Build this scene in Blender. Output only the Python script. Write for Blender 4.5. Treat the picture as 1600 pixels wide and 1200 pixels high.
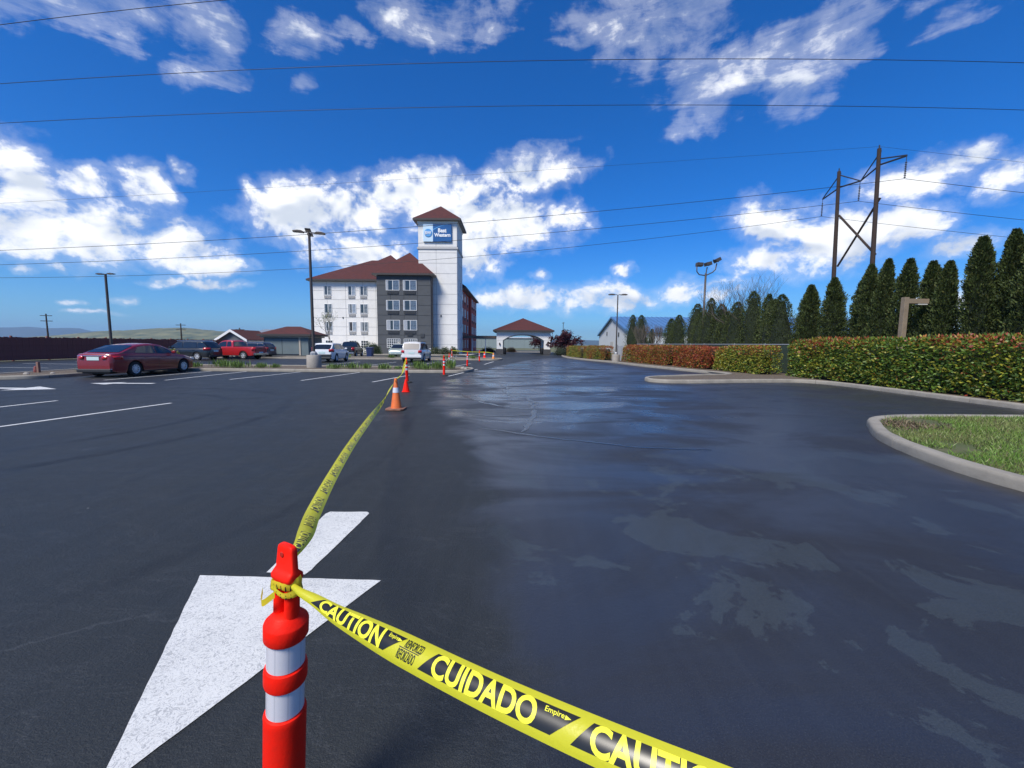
import bpy, bmesh, math, random
import numpy as np
from mathutils import Vector, Matrix, noise as mnoise

for o in list(bpy.data.objects):
    bpy.data.objects.remove(o, do_unlink=True)
scene = bpy.context.scene
COL = scene.collection
R = math.radians

# ------------------------------------------------------------------ camera
camd = bpy.data.cameras.new('camera')
camd.sensor_width = 36.0
camd.lens = 14.4
camd.clip_start = 0.05
camd.clip_end = 30000
cam = bpy.data.objects.new('camera', camd)
COL.objects.link(cam)
cam.matrix_world = Matrix.Translation((0, 0, 1.6)) @ Matrix.Rotation(R(90 - 5.534), 4, 'X') @ Matrix.Rotation(0.0088, 4, 'Z')
scene.camera = cam

# ------------------------------------------------------------------ light, sky, exposure
SUN_TO = Vector((-0.55, -0.75, 1.15)).normalized()
SUN_EL = math.asin(SUN_TO.z)
sd = bpy.data.lights.new('sun', 'SUN')
sd.energy = 4.0
sd.angle = R(19)
sd.color = (1.0, 0.94, 0.83)
sun = bpy.data.objects.new('sun', sd)
COL.objects.link(sun)
sun.rotation_euler = (-SUN_TO).to_track_quat('-Z', 'Y').to_euler()
sun.location = (-20, -15, 40)

scene.view_settings.view_transform = 'Standard'
scene.view_settings.look = 'None'
scene.view_settings.exposure = 0.42
scene.view_settings.gamma = 1.0
scene.view_settings.use_curve_mapping = False

# clouds: azimuth, elevation, half sizes (radians), tilt, weight
CLOUDS = [(-0.853, 0.233, 0.05, 0.07, 0.26, 1), (-0.87, 0.174, 0.062, 0.047, 0.21, 1), (-0.779, 0.257, 0.034, 0.024, 0.24, 0.9), (-0.706, 0.27, 0.037, 0.036, 0.22, 1), (-0.772, 0.184, 0.104, 0.052, 0.17, 1), (-0.68, 0.178, 0.089, 0.043, 0.14, 1), (-0.846, 0.151, 0.058, 0.027, 0.17, 0.9), (-0.62, 0.143, 0.058, 0.024, 0.11, 1), (-0.698, 0.109, 0.026, 0.01, 0.1, 0.8), (-0.616, 0.109, 0.048, 0.011, 0.08, 0.9), (-0.555, 0.294, 0.022, 0.018, 0.18, 0.7), (-0.655, 0.3, 0.016, 0.019, 0.22, 0.7), (-0.465, 0.263, 0.108, 0.056, 0.12, 1), (-0.35, 0.289, 0.125, 0.054, 0.09, 1), (-0.24, 0.331, 0.116, 0.044, 0.06, 1), (-0.16, 0.364, 0.059, 0.033, 0.05, 1), (-0.353, 0.198, 0.104, 0.043, 0.07, 0.9), (-0.131, 0.279, 0.12, 0.083, 0.03, 1), (-0.003, 0.276, 0.135, 0.055, -0.01, 1), (-0.094, 0.219, 0.076, 0.064, 0.02, 0.9), (0.048, 0.382, 0.113, 0.043, 0.14, 1), (0.087, 0.289, 0.067, 0.038, -0.03, 0.8), (0.105, 0.112, 0.191, 0.033, -0.01, 1), (0.247, 0.1, 0.085, 0.026, -0.02, 1), (-0.017, 0.104, 0.108, 0.024, 0.0, 0.9), (0.574, 0.238, 0.103, 0.04, -0.25, 0.9), (0.637, 0.2, 0.114, 0.053, -0.03, 1), (0.54, 0.176, 0.07, 0.03, -0.1, 0.9), (0.735, 0.212, 0.06, 0.032, -0.18, 0.8), (0.769, 0.283, 0.077, 0.031, 0.06, 1), (0.824, 0.297, 0.029, 0.021, -0.03, 1), (0.856, 0.262, 0.027, 0.033, -0.27, 1), (0.808, 0.16, 0.043, 0.023, 0.13, 0.8), (0.822, 0.067, 0.044, 0.042, -0.06, 1), (0.777, 0.08, 0.024, 0.024, -0.07, 0.8), (0.378, 0.121, 0.054, 0.028, 0.17, 0.7), (0.467, 0.123, 0.069, 0.022, 0.16, 0.7), (0.259, 0.167, 0.023, 0.013, -0.04, 0.8), (0.066, 0.166, 0.024, 0.013, -0.0, 0.8), (-0.81, 0.06, 0.016, 0.005, 0.08, 0.8), (-0.755, 0.068, 0.018, 0.008, 0.07, 0.9), (-0.867, 0.117, 0.016, 0.007, 0.15, 0.7), (-0.827, 0.121, 0.011, 0.007, 0.14, 0.7), (-0.788, 0.046, 0.032, 0.004, 0.06, 0.6), (-0.801, 0.479, 0.126, 0.022, 0.38, 0.9), (-0.711, 0.502, 0.085, 0.026, 0.34, 0.85), (-0.599, 0.511, 0.045, 0.04, 0.28, 0.75), (-0.591, 0.473, 0.043, 0.022, 0.26, 0.7), (-0.645, 0.462, 0.025, 0.02, 0.29, 0.5), (-0.453, 0.549, 0.049, 0.024, 0.21, 0.6), (-0.438, 0.492, 0.026, 0.013, 0.41, 0.6), (-0.354, 0.582, 0.031, 0.011, 0.17, 0.55), (-0.261, 0.629, 0.055, 0.021, 0.12, 0.7), (-0.151, 0.616, 0.107, 0.031, 0.17, 0.75), (0.206, 0.626, 0.084, 0.055, 0.22, 0.9), (0.353, 0.594, 0.096, 0.055, 0.19, 0.85), (0.468, 0.51, 0.124, 0.036, 0.16, 0.95), (0.612, 0.526, 0.085, 0.033, 0.16, 0.9), (0.384, 0.507, 0.05, 0.03, 0.46, 0.8), (0.661, 0.495, 0.037, 0.024, 0.19, 0.8), (0.412, 0.447, 0.056, 0.027, -0.0, 0.95), (0.569, 0.459, 0.068, 0.038, 0.3, 0.9), (0.787, 0.485, 0.037, 0.016, -0.02, 0.65), (0.741, 0.512, 0.027, 0.009, 0.03, 0.5)]
class NT:
    def __init__(s, tree):
        s.t = tree; s.n = tree.nodes; s.l = tree.links
    def put(s, sock, v):
        if isinstance(v, bpy.types.NodeSocket): s.l.new(v, sock)
        elif v is not None: sock.default_value = v
    def math(s, op, a, b=None, c=None, clamp=False):
        n = s.n.new('ShaderNodeMath'); n.operation = op; n.use_clamp = clamp
        s.put(n.inputs[0], a)
        if b is not None: s.put(n.inputs[1], b)
        if c is not None: s.put(n.inputs[2], c)
        return n.outputs[0]
    def vmath(s, op, a, b=None, out=0):
        n = s.n.new('ShaderNodeVectorMath'); n.operation = op
        s.put(n.inputs[0], a)
        if b is not None: s.put(n.inputs[1], b)
        return n.outputs[out]
    def xyz(s, x, y, z=0.0):
        n = s.n.new('ShaderNodeCombineXYZ')
        s.put(n.inputs[0], x); s.put(n.inputs[1], y); s.put(n.inputs[2], z)
        return n.outputs[0]
    def sep(s, v):
        n = s.n.new('ShaderNodeSeparateXYZ'); s.put(n.inputs[0], v)
        return n.outputs
    def noise(s, vec, scale, detail=2.0, rough=0.5, dist=0.0, col=False):
        n = s.n.new('ShaderNodeTexNoise')
        s.put(n.inputs['Vector'], vec); n.inputs['Scale'].default_value = scale
        n.inputs['Detail'].default_value = detail; n.inputs['Roughness'].default_value = rough
        n.inputs['Distortion'].default_value = dist
        return n.outputs['Color' if col else 'Fac']
    def rng(s, v, a, b, c=0.0, d=1.0, smooth=False):
        n = s.n.new('ShaderNodeMapRange'); n.clamp = True
        if smooth: n.interpolation_type = 'SMOOTHSTEP'
        s.put(n.inputs[0], v)
        for i, q in enumerate((a, b, c, d)): s.put(n.inputs[1 + i], q)
        return n.outputs[0]
    def mix(s, f, a, b, mode='MIX'):
        n = s.n.new('ShaderNodeMix'); n.data_type = 'RGBA'; n.blend_type = mode
        s.put(n.inputs[0], f)
        for k, v in ((6, a), (7, b)):
            if not isinstance(v, bpy.types.NodeSocket) and len(v) == 3: v = (*v, 1)
            s.put(n.inputs[k], v)
        return n.outputs[2]
    def bump(s, h, strength, dist):
        n = s.n.new('ShaderNodeBump'); n.inputs['Strength'].default_value = strength
        n.inputs['Distance'].default_value = dist; s.put(n.inputs['Height'], h)
        return n.outputs[0]

world = bpy.data.worlds.new('World')
scene.world = world
world.use_nodes = True
world.node_tree.nodes.clear()
W = NT(world.node_tree)
sky = W.n.new('ShaderNodeTexSky')
sky.sky_type = 'NISHITA'
sky.sun_disc = False
sky.sun_elevation = SUN_EL
sky.sun_rotation = math.atan2(SUN_TO.x, SUN_TO.y)
sky.air_density = 1.0
sky.dust_density = 0.15
sky.ozone_density = 3.0
hs = W.n.new('ShaderNodeHueSaturation')
hs.inputs['Saturation'].default_value = 1.06
W.l.new(sky.outputs[0], hs.inputs['Color'])
tc = W.n.new('ShaderNodeTexCoord')
dx, dy, dz = W.sep(tc.outputs['Generated'])
az = W.math('ARCTAN2', dx, dy)
el = W.math('ARCSINE', dz)
ae0 = W.xyz(az, el)
tint = W.mix(W.rng(el, 0.0, 0.26, smooth=True), (0.40, 0.70, 1.04), (0.24, 0.585, 1.09))
W.l.new(W.mix(1.0, sky.outputs[0], tint, 'MULTIPLY'), hs.inputs['Color'])
wn = W.vmath('SUBTRACT', W.noise(ae0, 13.0, 5.0, 0.6, col=True), (0.5, 0.5, 0.5))
ae = W.vmath('ADD', ae0, W.vmath('MULTIPLY', wn, (0.075, 0.05, 0.0)))
# general cloud field that fills the rest of the sky in the same manner
gen = W.math('MULTIPLY_ADD', W.noise(W.xyz(W.math('MULTIPLY', az, 1.0), W.math('MULTIPLY', el, 2.2), 7.3), 2.6, 3.0, 0.5), 7.0, -4.3)
# inside the photographed sector the placed clouds rule
sector = W.rng(W.math('ABSOLUTE', az), 0.90, 1.15)
sector = W.math('MAXIMUM', sector, W.rng(el, 0.66, 0.85))
field = W.math('MULTIPLY_ADD', W.math('SUBTRACT', 1.0, sector), -2.0, gen)
for (ca, ce, sx, sy, rot, w) in CLOUDS:
    m = W.n.new('ShaderNodeMapping'); m.vector_type = 'TEXTURE'
    m.inputs['Location'].default_value = (ca, ce, 0)
    m.inputs['Rotation'].default_value = (0, 0, rot)
    m.inputs['Scale'].default_value = (sx * 1.12, sy * 1.12, 1)
    W.l.new(ae, m.inputs['Vector'])
    d2 = W.vmath('DOT_PRODUCT', m.outputs[0], m.outputs[0], out=1)
    field = W.math('SMOOTH_MAX', field, W.math('MULTIPLY_ADD', d2, -1.0 * w, w), 0.25)
field = W.math('MAXIMUM', field, -1.6)
def fbm(off):
    v = W.vmath('ADD', W.xyz(az, W.math('MULTIPLY', el, 1.25), 0.0), (off[0], off[1], 0.0))
    a = W.noise(v, 9.0, 9.0, 0.62, 0.35)
    b = W.noise(v, 26.0, 6.0, 0.6, 0.2)
    return W.math('MULTIPLY_ADD', b, 0.50, W.math('MULTIPLY', a, 1.0))
f0 = fbm((0, 0))
high = W.rng(el, 0.36, 0.46, smooth=True)
# wisps: streaky noise for the high thin clouds
mp = W.n.new('ShaderNodeMapping'); mp.inputs['Rotation'].default_value = (0, 0, R(-38)); mp.inputs['Scale'].default_value = (6, 24, 1)
W.l.new(W.xyz(az, el), mp.inputs['Vector'])
wisp = W.noise(mp.outputs[0], 1.0, 8.0, 0.66, 0.5)
nz = W.math('MULTIPLY_ADD', W.math('SUBTRACT', f0, 0.77), 3.6, W.math('MULTIPLY', W.math('MULTIPLY', W.math('SUBTRACT', wisp, 0.53), 4.6), high))
tot = W.math('ADD', field, nz)
soft = W.rng(high, 0.0, 1.0, 0.85, 1.9)
dens = W.rng(tot, -0.05, soft, smooth=True)
veil = W.rng(tot, -0.8, 0.7, 0.0, 0.27, smooth=True)
dens = W.math('MAXIMUM', dens, veil)
dens = W.math('MULTIPLY', dens, W.rng(high, 0.0, 1.0, 1.0, 0.86))
def soft_fbm(off):
    v = W.vmath('ADD', W.xyz(az, W.math('MULTIPLY', el, 1.25), 0.0), (off[0], off[1], 0.0))
    return W.noise(v, 9.0, 3.2, 0.5, 0.35)
g0 = soft_fbm((0, 0)); g1 = soft_fbm((-0.014, 0.034))
shade = W.rng(W.math('ADD', W.math('MULTIPLY', W.math('SUBTRACT', g0, g1), 2.4), W.math('MULTIPLY', tot, -0.10)), -0.42, 0.16, smooth=True)
ccol = W.mix(shade, (5.5, 6.0, 6.8), (9.2, 9.25, 9.3))
ccol = W.mix(W.rng(el, 0.0, 0.12), W.mix(0.45, ccol, (6.0, 7.4, 9.2)), ccol)
final = W.mix(W.math('MULTIPLY', dens, W.rng(el, -0.01, 0.02)), hs.outputs[0], ccol)
bg = W.n.new('ShaderNodeBackground'); bg.inputs['Strength'].default_value = 0.1
W.l.new(final, bg.inputs['Color'])
wo = W.n.new('ShaderNodeOutputWorld'); W.l.new(bg.outputs[0], wo.inputs['Surface'])

# ------------------------------------------------------------------ materials
MATS = {}
def mat(name, col, rough=0.6, metal=0.0, var=0.0, vscale=6.0, bump=0.0, bscale=60.0, coat=0.0, col2=None, trans=0.0, spec=None, emit=None):
    if name in MATS: return MATS[name]
    m = bpy.data.materials.new(name); m.use_nodes = True
    t = NT(m.node_tree); b = t.n['Principled BSDF']
    b.inputs['Roughness'].default_value = rough
    b.inputs['Metallic'].default_value = metal
    b.inputs['Coat Weight'].default_value = coat
    b.inputs['Coat Roughness'].default_value = 0.05
    if spec is not None: b.inputs['Specular IOR Level'].default_value = spec
    g = t.n.new('ShaderNodeTexCoord').outputs['Object']
    if var > 0 or col2:
        c2 = col2 if col2 else tuple(max(0, c * (1 - var)) for c in col)
        f = t.rng(t.noise(g, vscale, 5.0, 0.62), 0.3, 0.7)
        b_c = t.mix(f, col, c2)
        t.l.new(b_c, b.inputs['Base Color'])
    else:
        b.inputs['Base Color'].default_value = (*col, 1)
    if bump > 0:
        t.l.new(t.bump(t.noise(g, bscale, 4.0, 0.6), 0.6, bump), b.inputs['Normal'])
    if trans > 0:
        b.inputs['Transmission Weight'].default_value = trans
    if emit:
        b.inputs['Emission Color'].default_value = (*emit[:3], 1); b.inputs['Emission Strength'].default_value = emit[3]
    MATS[name] = m
    return m

def leafmat(name, rough=0.5, transl=0.25):
    m = bpy.data.materials.new(name); m.use_nodes = True
    t = NT(m.node_tree); b = t.n['Principled BSDF']
    a = t.n.new('ShaderNodeAttribute'); a.attribute_name = 'leafcol'
    t.l.new(a.outputs['Color'], b.inputs['Base Color'])
    b.inputs['Roughness'].default_value = rough
    tr = t.n.new('ShaderNodeBsdfTranslucent'); t.l.new(a.outputs['Color'], tr.inputs['Color'])
    mx = t.n.new('ShaderNodeMixShader'); mx.inputs[0].default_value = transl
    t.l.new(b.outputs[0], mx.inputs[1]); t.l.new(tr.outputs[0], mx.inputs[2])
    t.l.new(mx.outputs[0], t.n['Material Output'].inputs['Surface'])
    MATS[name] = m
    return m

# ------------------------------------------------------------------ mesh helpers
class MB:
    def __init__(s): s.v = []; s.f = []; s.m = []
    def add(s, vs, fs, mi=0):
        o = len(s.v); s.v += [tuple(map(float, v)) for v in vs]
        s.f += [tuple(i + o for i in f) for f in fs]; s.m += [mi] * len(fs)
        return s
    def box(s, c, size, rz=0.0, mi=0, M=None):
        x, y, z = (q / 2 for q in size)
        ps = [Vector((sx * x, sy * y, sz * z)) for sz in (-1, 1) for sy in (-1, 1) for sx in (-1, 1)]
        if rz: ps = [Matrix.Rotation(rz, 3, 'Z') @ p for p in ps]
        if M: ps = [M @ p for p in ps]
        ps = [p + Vector(c) for p in ps]
        return s.add(ps, [(0, 2, 3, 1), (4, 5, 7, 6), (0, 1, 5, 4), (2, 6, 7, 3), (0, 4, 6, 2), (1, 3, 7, 5)], mi)
    def bb(s, x0, x1, y0, y1, z0, z1, mi=0):
        return s.box(((x0 + x1) / 2, (y0 + y1) / 2, (z0 + z1) / 2), (x1 - x0, y1 - y0, z1 - z0), mi=mi)
    def prism(s, poly, z0, z1, mi=0):
        n = len(poly)
        vs = [(x, y, z0) for x, y in poly] + [(x, y, z1) for x, y in poly]
        fs = [tuple(range(n))[::-1], tuple(range(n, 2 * n))] + [(i, (i + 1) % n, n + (i + 1) % n, n + i) for i in range(n)]
        return s.add(vs, fs, mi)
    def quad(s, a, b, c, d, mi=0): return s.add([a, b, c, d], [(0, 1, 2, 3)], mi)
    def poly(s, pts, mi=0): return s.add(pts, [tuple(range(len(pts)))], mi)
    def tube(s, path, r, n=8, mi=0, cap=True):
        path = [Vector(p) for p in path]
        rs = r if hasattr(r, '__len__') else [r] * len(path)
        vs = []; fs = []
        prev = None
        for i, p in enumerate(path):
            d = (path[min(i + 1, len(path) - 1)] - path[max(i - 1, 0)]).normalized()
            if prev is None:
                a = d.orthogonal().normalized()
            else:
                a = (prev - d * prev.dot(d)).normalized()
            prev = a; b = d.cross(a)
            for k in range(n):
                t = 2 * math.pi * k / n
                vs.append(p + (a * math.cos(t) + b * math.sin(t)) * rs[i])
        for i in range(len(path) - 1):
            for k in range(n):
                fs.append((i * n + k, i * n + (k + 1) % n, (i + 1) * n + (k + 1) % n, (i + 1) * n + k))
        if cap:
            fs.append(tuple(range(n))[::-1]); fs.append(tuple(range((len(path) - 1) * n, len(path) * n)))
        return s.add(vs, fs, mi)
    def lathe(s, prof, n=24, c=(0, 0, 0), sx=1.0, sy=1.0, mi=0, M=None, cap=True):
        vs = []
        for r, z in prof:
            for k in range(n):
                t = 2 * math.pi * k / n
                p = Vector((r * sx * math.cos(t), r * sy * math.sin(t), z))
                if M: p = M @ p
                vs.append(p + Vector(c))
        fs = [(i * n + k, i * n + (k + 1) % n, (i + 1) * n + (k + 1) % n, (i + 1) * n + k) for i in range(len(prof) - 1) for k in range(n)]
        if cap: fs.append(tuple(range(n))[::-1]); fs.append(tuple(range((len(prof) - 1) * n, len(prof) * n)))
        return s.add(vs, fs, mi)
    def build(s, name, mats, parent=None, smooth=False, sharp=None, bevel=0.0):
        me = bpy.data.meshes.new(name); me.from_pydata(s.v, [], s.f)
        for m in (mats if isinstance(mats, (list, tuple)) else [mats]): me.materials.append(m)
        if any(s.m): me.polygons.foreach_set('material_index', s.m)
        if smooth: me.polygons.foreach_set('use_smooth', [True] * len(me.polygons))
        me.update()
        if smooth and sharp: me.set_sharp_from_angle(angle=R(sharp))
        o = bpy.data.objects.new(name, me); COL.objects.link(o)
        if parent: o.parent = parent
        if bevel > 0:
            md = o.modifiers.new('bevel', 'BEVEL'); md.width = bevel; md.segments = 2; md.limit_method = 'ANGLE'
        return o

def tag(o, label=None, cat=None, group=None, kind=None):
    if label: o['label'] = label
    if cat: o['category'] = cat
    if group: o['group'] = group
    if kind: o['kind'] = kind
    return o
def thing(name, label, cat, loc=(0, 0, 0), rz=0.0, group=None):
    o = bpy.data.objects.new(name, None); COL.objects.link(o)
    o.location = loc; o.rotation_euler = (0, 0, rz); o.empty_display_size = 0.2
    return tag(o, label, cat, group)
def copy_tree(o, parent=None):
    c = o.copy(); COL.objects.link(c); c.parent = parent
    for ch in list(o.children): copy_tree(ch, c)
    return c
ORD = ['first', 'second', 'third', 'fourth', 'fifth', 'sixth', 'seventh', 'eighth', 'ninth', 'tenth', 'eleventh', 'twelfth', 'thirteenth', 'fourteenth', 'fifteenth', 'sixteenth', 'seventeenth', 'eighteenth', 'nineteenth', 'twentieth', 'twenty-first', 'twenty-second', 'twenty-third', 'twenty-fourth', 'twenty-fifth', 'twenty-sixth', 'twenty-seventh', 'twenty-eighth']

def unit(a): return a / np.maximum(np.linalg.norm(a, axis=1, keepdims=True), 1e-9)
def leaf_obj(name, P, U, V, l, w, cols, material, parent=None, fold=0.25):
    """many small pointed leaves: base, two sides, tip"""
    N = len(P); l = np.asarray(l).reshape(-1, 1); w = np.asarray(w).reshape(-1, 1)
    Nn = unit(np.cross(U, V))
    vs = np.empty((N, 4, 3))
    vs[:, 0] = P
    vs[:, 1] = P + U * l * 0.5 + V * w * 0.5 + Nn * w * fold
    vs[:, 2] = P + U * l
    vs[:, 3] = P + U * l * 0.5 - V * w * 0.5 + Nn * w * fold
    me = bpy.data.meshes.new(name)
    me.vertices.add(4 * N); me.vertices.foreach_set('co', vs.reshape(-1))
    me.loops.add(4 * N); me.loops.foreach_set('vertex_index', np.arange(4 * N, dtype=np.int32))
    me.polygons.add(N); me.polygons.foreach_set('loop_start', np.arange(0, 4 * N, 4, dtype=np.int32))
    me.update(calc_edges=True)
    at = me.attributes.new('leafcol', 'FLOAT_COLOR', 'FACE')
    c4 = np.ones((N, 4)); c4[:, :3] = cols
    at.data.foreach_set('color', c4.reshape(-1))
    me.materials.append(material)
    o = bpy.data.objects.new(name, me); COL.objects.link(o)
    if parent: o.parent = parent
    return o
rng = np.random.default_rng(11)
def rdirs(N):
    return unit(rng.normal(size=(N, 3)))
def smooth_noise(P, s, seed=0.0):
    return np.array([mnoise.noise(Vector((p[0] * s + seed, p[1] * s - seed, p[2] * s))) for p in P])

# ------------------------------------------------------------------ asphalt and ground materials
def asphalt_material():
    m = bpy.data.materials.new('asphalt_sealcoat'); m.use_nodes = True
    t = NT(m.node_tree); b = t.n['Principled BSDF']
    pos = t.n.new('ShaderNodeNewGeometry').outputs['Position']
    x, y, z = t.sep(pos)
    fc = t.n.new('ShaderNodeFloatCurve')
    pts = [(-5, .5), (1.4, .1), (2.7, .0), (3.8, -.2), (6.2, -.6), (9, -1.3), (13, -2.6), (16, -2.7), (20, -2.5), (27, -1.5), (37, 0.6), (44, 2.5), (50, 6)]
    cv = fc.mapping.curves[0]
    while len(cv.points) < len(pts): cv.points.new(0.5, 0.5)
    for q, (yy, xx) in zip(cv.points, pts): q.location = ((yy + 5) / 60, (xx + 5) / 12)
    fc.mapping.update()
    t.put(fc.inputs['Value'], t.rng(y, -5, 55))
    xb = t.math('MULTIPLY_ADD', fc.outputs[0], 12.0, -5.0)
    n_edge = t.noise(pos, 0.55, 6.0, 0.62, 0.4)
    wet = t.math('ADD', t.math('SUBTRACT', x, xb), t.math('MULTIPLY', t.math('SUBTRACT', n_edge, 0.5), 2.2))
    wet = t.rng(wet, -0.25, 0.35, smooth=True)
    # drying patches with crisp ragged rims
    blot = t.noise(pos, 0.95, 9.0, 0.64, 0.6)
    blot2 = t.noise(t.vmath('MULTIPLY', pos, (1.0, 0.7, 1.0)), 3.1, 6.0, 0.6, 0.3)
    dryp = t.rng(t.math('ADD', blot, t.math('MULTIPLY', t.math('SUBTRACT', blot2, 0.5), 0.25)), 0.545, 0.553)
    near = t.rng(y, 4.5, 8.0, 1.0, 0.15)
    dryp = t.math('MULTIPLY', dryp, near)
    # puddly sheen further off
    sheen = t.noise(t.vmath('MULTIPLY', pos, (0.55, 0.9, 1.0)), 0.62, 5.0, 0.55, 0.7)
    sheen = t.rng(sheen, 0.36, 0.60, smooth=True)
    lanes = t.rng(t.noise(t.vmath('MULTIPLY', pos, (0.12, 1.0, 1.0)), 0.8, 3.0), 0.3, 0.7)
    n_fine = t.noise(pos, 160.0, 3.0, 0.7)
    n_mid = t.noise(pos, 1.7, 5.0, 0.6)
    n_big = t.noise(pos, 0.28, 4.0, 0.55)
    dry = t.mix(t.rng(n_mid, 0.3, 0.7), (0.0165, 0.0195, 0.0210), (0.0230, 0.0268, 0.0285))
    dry = t.mix(t.rng(n_big, 0.35, 0.65, 0.0, 0.8), dry, (0.0185, 0.0220, 0.0240))
    # tyre arcs left by turning cars
    for (cx, cy, rad, wd, st) in ((-11.0, 8.2, 4.4, .13, .8), (-11.2, 8.1, 5.9, .16, .75), (-9.2, 6.0, 7.4, .12, .35), (-3.6, 4.2, 5.2, .10, .35), (-14.6, 12.0, 3.0, .11, .4)):
        d = t.vmath('DISTANCE', t.xyz(x, y, 0.0), (cx, cy, 0.0), out=1)
        ring = t.rng(t.math('ABSOLUTE', t.math('SUBTRACT', d, rad)), wd * .4, wd, st, 0.0, smooth=True)
        ring = t.math('MULTIPLY', ring, t.rng(t.noise(t.xyz(x, y, 3.0), 0.35, 2.0), 0.36, 0.50))
        dry = t.mix(ring, dry, (0.004, 0.0045, 0.005))
    # pale scuffs
    sc = t.noise(t.vmath('MULTIPLY', pos, (0.6, 2.2, 1.0)), 0.9, 7.0, 0.65, 1.6)
    dry = t.mix(t.rng(t.math('ABSOLUTE', t.math('SUBTRACT', sc, 0.5)), 0.0, 0.012, 0.45, 0.0), dry, (0.050, 0.055, 0.060))
    wetc = t.mix(dryp, (0.0190, 0.0188, 0.0205), (0.0300, 0.0372, 0.0410))
    col = t.mix(wet, dry, wetc)
    # aggregate grains
    col = t.mix(t.rng(n_fine, 0.52, 0.75, 0.0, 0.75), col, (0.068, 0.074, 0.080))
    col = t.mix(t.rng(n_fine, 0.47, 0.28, 0.0, 0.9), col, (0.006, 0.007, 0.008))
    n_grain = t.noise(pos, 60.0, 3.0, 0.75)
    col = t.mix(t.rng(n_grain, 0.45, 0.70, 0.0, 0.40), col, (0.012, 0.013, 0.016))
    brush = t.noise(t.vmath('MULTIPLY', pos, (9.0, 0.5, 1.0)), 1.0, 5.0, 0.6, 0.4)
    col = t.mix(t.rng(brush, 0.42, 0.66, 0.0, 0.13), col, (0.046, 0.052, 0.058))
    spk = t.n.new('ShaderNodeTexVoronoi'); t.put(spk.inputs['Vector'], pos); spk.inputs['Scale'].default_value = 2.3
    col = t.mix(t.math('MULTIPLY', t.rng(spk.outputs['Distance'], 0.010, 0.022, 1.0, 0.0), t.rng(t.sep(spk.outputs['Color'])[0], 0.55, 0.6)), col, (0.42, 0.43, 0.42))
    oil = t.rng(t.noise(pos, 0.8, 4.0, 0.5), 0.66, 0.74, 0.0, 0.45)
    col = t.mix(oil, col, (0.011, 0.011, 0.013))
    vc = t.n.new('ShaderNodeTexVoronoi'); vc.feature = 'DISTANCE_TO_EDGE'; vc.inputs['Scale'].default_value = 0.16
    t.put(vc.inputs['Vector'], t.vmath('ADD', pos, t.vmath('MULTIPLY', t.noise(pos, 0.9, 5.0, 0.65, col=True), (1.6, 1.6, 0.0))))
    crack = t.math('MULTIPLY', t.rng(vc.outputs['Distance'], 0.0012, 0.0035, 0.45, 0.0), t.rng(t.noise(pos, 0.3, 3.0), 0.45, 0.55))
    crack = t.math('MULTIPLY', crack, t.math('SUBTRACT', 1.0, wet))
    col = t.mix(crack, col, (0.060, 0.066, 0.072))
    t.l.new(col, b.inputs['Base Color'])
    wr = t.math('MULTIPLY_ADD', sheen, -0.19, 0.50)
    wr = t.math('MULTIPLY_ADD', lanes, 0.05, wr)
    # thin standing film in the dips of the freshly wetted lane
    film = t.noise(t.vmath('MULTIPLY', pos, (0.42, 1.0, 1.0)), 0.75, 7.0, 0.6, 0.8)
    film = t.math('MULTIPLY', t.rng(film, 0.48, 0.53), t.math('MULTIPLY', t.rng(y, 5.5, 9.5), t.rng(x, 7.5, 3.5)))
    wr = t.math('MULTIPLY_ADD', film, -0.20, wr)
    wr = t.math('ADD', wr, t.math('MULTIPLY', dryp, 0.06))
    dr = t.rng(n_mid, 0.3, 0.7, 0.50, 0.60)
    rr = t.math('ADD', t.math('MULTIPLY', wet, wr), t.math('MULTIPLY', t.math('SUBTRACT', 1.0, wet), dr))
    t.l.new(rr, b.inputs['Roughness'])
    t.put(b.inputs['Specular IOR Level'], t.math('MULTIPLY_ADD', t.math('MULTIPLY', wet, sheen), 0.75, t.math('MULTIPLY_ADD', wet, 0.17, 0.33)))
    h = t.math('ADD', t.math('MULTIPLY', n_fine, 0.6), t.math('MULTIPLY', t.noise(pos, 45.0, 3.0, 0.6), 0.8))
    bp = t.n.new('ShaderNodeBump'); bp.inputs['Distance'].default_value = 0.008
    t.put(bp.inputs['Strength'], t.math('MULTIPLY_ADD', wet, -0.60, 0.90)); t.put(bp.inputs['Height'], h)
    t.l.new(bp.outputs[0], b.inputs['Normal'])
    return m

def terrain_material():
    m = bpy.data.materials.new('grassland'); m.use_nodes = True
    t = NT(m.node_tree); b = t.n['Principled BSDF']
    pos = t.n.new('ShaderNodeNewGeometry').outputs['Position']
    a = t.noise(pos, 0.02, 6.0, 0.6); c = t.noise(pos, 0.4, 5.0, 0.6)
    col = t.mix(t.rng(a, 0.35, 0.65), (0.085, 0.105, 0.038), (0.17, 0.15, 0.085))
    col = t.mix(t.rng(c, 0.3, 0.7, 0.0, 0.5), col, (0.05, 0.07, 0.024))
    t.l.new(col, b.inputs['Base Color']); b.inputs['Roughness'].default_value = 0.95
    return m

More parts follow.
